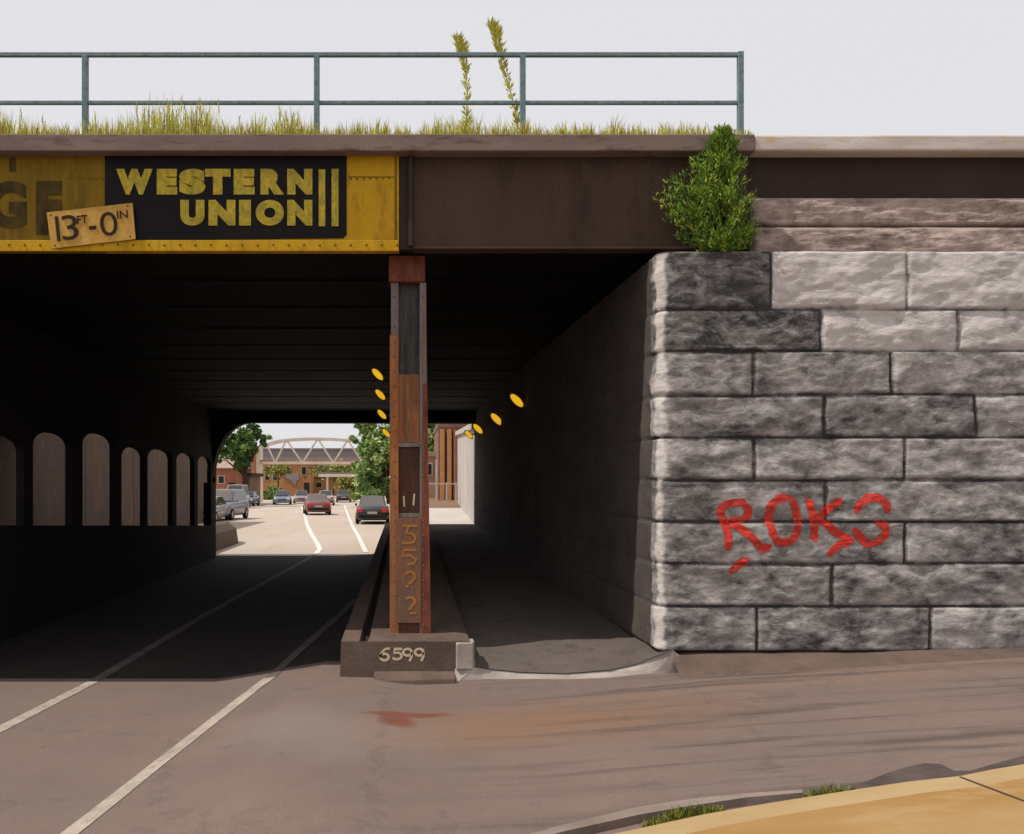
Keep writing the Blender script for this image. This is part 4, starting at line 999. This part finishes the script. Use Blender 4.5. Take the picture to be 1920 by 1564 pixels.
# arched truss
YT = 111
tr = thing('truss_bridge', 'cream arched steel truss footbridge spanning the far road', 'truss bridge', tuple(at(483, 941, YT))); tr['_w'] = 1; bpy.context.view_layer.update()
def arcz(px): return interp(px, [480, 500, 520, 545, 580, 620, 660, 700, 740, 770], [840, 833, 827, 824, 822.5, 823, 826, 832, 841, 850])
for dy, nm in ((0, 'post'), (2.4, 'post')):
    for px in (483.5, 768): MB().bar(at(px, 838 if px < 500 else 848, YT)+Vector((0, dy, 0)), at(px, 944, YT)+Vector((0, dy, 0)), .45, up=(0, 1, 0)).build('post', M['cream'], tr)
for dy in (0, 2.4):
    mb = MB(); L = [480, 490, 500, 510, 520, 535, 550, 565, 580, 600, 620, 640, 660, 680, 700, 720, 745, 770]
    for a, b_ in zip(L, L[1:]): mb.bar(at(a, arcz(a), YT)+Vector((0, dy, 0)), at(b_, arcz(b_), YT)+Vector((0, dy, 0)), .26, .26)
    mb.build('top_chord', M['cream'], tr)
    MB().bar(at(480, 868, YT)+Vector((0, dy, 0)), at(771, 868, YT)+Vector((0, dy, 0)), .25, .32).build('bottom_chord', M['cream'], tr)
    D = [500, 516, 537, 567, 596, 625, 652, 681, 708, 738, 765]
    for i, (a, b_) in enumerate(zip(D, D[1:]) if dy == 0 else ()):
        pa = at(a, arcz(a) if i % 2 == 0 else 868, YT); pb = at(b_, arcz(b_) if i % 2 == 1 else 868, YT)
        MB().bar(pa+Vector((0, dy, 0)), pb+Vector((0, dy, 0)), .20).build('diagonal', M['cream'], tr)
MB().add([at(484, 865.5, YT)+Vector((0, .2, 0)), at(767, 865.5, YT)+Vector((0, .2, 0)), at(767, 862.5, YT)+Vector((0, .2, 0)), at(484, 862.5, YT)+Vector((0, .2, 0)),
          at(484, 865.5, YT)+Vector((0, 2.2, 0)), at(767, 865.5, YT)+Vector((0, 2.2, 0)), at(767, 862.5, YT)+Vector((0, 2.2, 0)), at(484, 862.5, YT)+Vector((0, 2.2, 0))],
         [(0, 1, 2, 3), (4, 7, 6, 5), (0, 4, 5, 1), (1, 5, 6, 2), (2, 6, 7, 3), (3, 7, 4, 0)]).build('deck', M['brick_orange'], tr)
# flat canopy
cp = thing('canopy', 'flat white-edged canopy with a dark top on a single post, below the truss', 'canopy', tuple(at(613, 930, 140))); cp['_w'] = 1; bpy.context.view_layer.update()
X0, X1 = xx(597, 140), xx(706, 140)
MB().box(X0, X1, 140, 146, zz(894, 140), zz(889, 140)).build('fascia', M['cream'], cp)
MB().box(X0+.1, X1-.1, 140.1, 145.9, zz(889, 140)+.003, zz(885.5, 140)).build('roof', M['steel_grey'], cp)
for px, y in ((613, 140.6), (690, 140.6)): MB().box(xx(px, 140)-.16, xx(px, 140)+.16, y, y+.3, zz(932, 140), zz(894, 140)-.003).build('post', M['cream'], cp)

# ------------------------------------------------------------------ cars
def car(label, px, Y, head, m, glassm=None, H=1.42, W=1.76, L=4.5, suv=False, dy=0, name='parked_car', cat='car', z=None):
    X = (px-HX)*Y/F; root = thing(name, label, cat, (X, Y, rz(Y) if z is None else z), 0)
    gm_ = glassm or M['glass']; k = W/1.76
    st = [(0, .70, .36, .78), (.10, .82, .24, .92), (.5, .86, .2, 1.0), (1.6, .88, .2, .97), (2.6, .88, .2, .94), (3.4, .87, .2, .90), (4.1, .83, .22, .78), (4.42, .74, .28, .60)]
    if suv: st = [(a, b2, c2+.06, d2+.18) for a, b2, c2, d2 in st]; st[0] = (0, .76, .40, .95)
    sy = L/4.5
    def sec_(s): y, w, zb3, zt3 = s; w *= k; return [(w*.86, y*sy, zb3), (w, y*sy, zb3+.14), (w*1.0, y*sy, lerp(zb3, zt3, .62)), (w*.96, y*sy, zt3-.05), (w*.86, y*sy, zt3), (-w*.86, y*sy, zt3), (-w*.96, y*sy, zt3-.05), (-w, y*sy, lerp(zb3, zt3, .62)), (-w, y*sy, zb3+.14), (-w*.86, y*sy, zb3)]
    vs = [v for s in st for v in sec_(s)]; n_ = 10; fs = [(i*n_+j, i*n_+(j+1) % n_, (i+1)*n_+(j+1) % n_, (i+1)*n_+j) for i in range(len(st)-1) for j in range(n_)]
    fs += [tuple(range(n_)), tuple(range(len(vs)-n_, len(vs)))]
    def B(mb, nm, mt, par=root, **kw):
        o = mb.build(nm, mt, None, **kw); o.parent = par; return o
    B(MB().add(vs, fs), 'body', m, smooth=True, bevel=0)
    bz = 1.10 if suv else .93
    if suv: c4 = [(.10, .74, bz), (.35, .64, H), (2.75, .62, H), (3.35, .72, bz)]
    else: c4 = [(.55, .72, bz), (1.25, .58, H), (2.35, .56, H), (3.25, .70, bz)]
    cab = [(w*k*s2, y*sy, z2) for (y, w, z2) in c4 for s2 in (-1, 1)]
    o = B(MB().add(cab+[(0, c4[1][0]*sy+.1, H+.03), (0, c4[2][0]*sy-.1, H+.03)], [(0, 1, 3, 2), (4, 5, 7, 6), (0, 2, 4, 6), (1, 7, 5, 3), (0, 6, 7, 1), (2, 3, 8), (4, 9, 5), (2, 8, 9, 4), (3, 5, 9, 8)]), 'cabin', m, bevel=.06)
    def quad(i, j, k2, l2, nm, ins=.14, off=.03, mt=gm_):
        P = [Vector(cab[q_]) for q_ in (i, j, k2, l2)]; c2 = sum(P, Vector())/4; nrm = (P[1]-P[0]).cross(P[2]-P[1]).normalized()
        cc = Vector((0, 2*sy, 1.0));
        if nrm.dot(c2-cc) < 0: nrm = -nrm
        Q = [p.lerp(c2, ins)+nrm*off for p in P]; Q2 = [p.lerp(c2, ins)-nrm*.05 for p in P]
        return B(MB().add(Q+Q2, [(0, 1, 2, 3), (4, 7, 6, 5), (0, 4, 5, 1), (1, 5, 6, 2), (2, 6, 7, 3), (3, 7, 4, 0)]), nm, mt)
    quad(0, 1, 3, 2, 'rear_window', .10); quad(4, 5, 7, 6, 'windshield', .10); quad(0, 2, 4, 6, 'side_window', .12); quad(1, 3, 5, 7, 'side_window', .12)
    rw_ = .35 if suv else .31
    for y in (.82*sy, 3.6*sy):
        for s2 in (-1, 1):
            wl = thing('wheel', None, None); wl.parent = root
            x0_ = s2*(.88*k-.17); x1_ = s2*(.88*k+.02); n2 = 18
            def ringv(x, r): return [(x, y+r*math.cos(2*math.pi*q_/n2), rw_+r*math.sin(2*math.pi*q_/n2)) for q_ in range(n2)]
            ty = MB().add(ringv(x0_, rw_*.9)+ringv(x0_, rw_)+ringv(x1_-s2*.03, rw_)+ringv(x1_, rw_*.88)+ringv(x1_, rw_*.62), [(a*n2+q_, a*n2+(q_+1) % n2, (a+1)*n2+(q_+1) % n2, (a+1)*n2+q_) for a in range(4) for q_ in range(n2)]+[tuple(range(n2))])
            B(ty, 'tyre', M['tyre'], wl)
            B(MB().add(ringv(x1_-s2*.01, rw_*.61)+ringv(x1_-s2*.03, rw_*.2), [(q_, (q_+1) % n2, n2+(q_+1) % n2, n2+q_) for q_ in range(n2)]+[tuple(range(n2, 2*n2))]), 'rim', M['rim'], wl)
    zl = .86 if suv else .74
    for s2 in (-1, 1):
        B(MB().box(s2*.80*k-.0, s2*.50*k, -.03, .12, zl-.10, zl+.10), 'taillight', M['tail'], bevel=.02)
        B(MB().box(s2*.78*k, s2*.50*k, 4.30*sy, 4.44*sy, zl-.16, zl+.02), 'headlight', M['head'], bevel=.03)
        B(MB().box(s2*.90*k, s2*1.02*k, 2.95*sy, 3.10*sy, bz-.02, bz+.12), 'mirror', m, bevel=.02)
    B(MB().box(-.74*k, .74*k, -.07, .12, .34, .50), 'rear_bumper', M['trim'] if not suv else m, bevel=.03)
    B(MB().box(-.26, .26, -.085, -.072, .55, .67) if False else MB().box(-.26, .26, -.05, -.03, .56, .68), 'number_plate', M['plate_w'])
    B(MB().box(-.72*k, .72*k, 4.40*sy, 4.53*sy, .30, .46), 'front_bumper', m, bevel=.03)
    B(MB().box(-.42*k, .42*k, 4.42*sy, 4.455*sy, .48, .60+(.15 if suv else 0)), 'grille', M['trim'])
    root.rotation_euler[2] = head; return root
PI = math.pi
car('black sedan with red taillights driving away just left of the steel column', 698, 47.5, .02, paint('black_car_paint', (.022, .022, .026)), M['glass_tan'], H=1.48)
car('dark red sedan with bright taillights driving away in the middle lane', 597.5, 62, .16, paint('red_car_paint', (.20, .05, .04)), M['glass_tan'], H=1.45)
car('silver car directly ahead of the red sedan', 611, 92, .10, paint('silver_car_paint', (.42, .41, .42)), H=1.5)
car('dark green car farthest up the road, left of the tree', 644, 108, .05, paint('green_car_paint', (.04, .075, .06)), H=1.5)
car('blue-grey sedan coming toward us in the left lane', 531, 99, PI+.10, paint('blue_car_paint', (.13, .16, .21)), H=1.5, W=1.85)
car('mauve-brown hatchback behind the blue-grey oncoming sedan', 566, 106, PI+.1, paint('mauve_car_paint', (.28, .20, .20)), H=1.5)
car('large grey oncoming vehicle with round headlights beside the median nose', 443, 57, PI-.12, paint('grey_car_paint', (.20, .20, .23)), M['glass_tan'], H=1.8, W=1.85, suv=True, name='oncoming_suv', cat='suv')
car('grey-white parked van behind the large oncoming vehicle', 452, 84, PI, paint('van_paint', (.36, .32, .32)), H=2.1, W=1.9, suv=True, name='parked_van', cat='van')
car('dark blue car partly hidden behind the brick pillar base', 472, 92, PI, paint('navy_car_paint', (.06, .07, .12)), H=1.45)
car('pale car at the portal pier, left of the large oncoming vehicle', 408, 54, PI-.05, paint('pale_car_paint', (.25, .22, .20)), H=1.42)
car('white car seen through the second arcade opening from the portal', 352, 54, PI, paint('white_car_paint', (.62, .60, .56)), H=1.25, W=1.8)
car('pale green car seen through the arcade opening nearest the portal', 384, 62, PI, paint('pale_green_car_paint', (.42, .48, .36)), H=1.35)
for o in bpy.data.objects:
    if '_w' in o.keys(): del o['_w']
for n_ in ('wheel',):
    for o in bpy.data.objects:
        if o.name.startswith(n_) and o.type == 'EMPTY':
            for kk in ('label', 'category'):
                if kk in o.keys(): del o[kk]
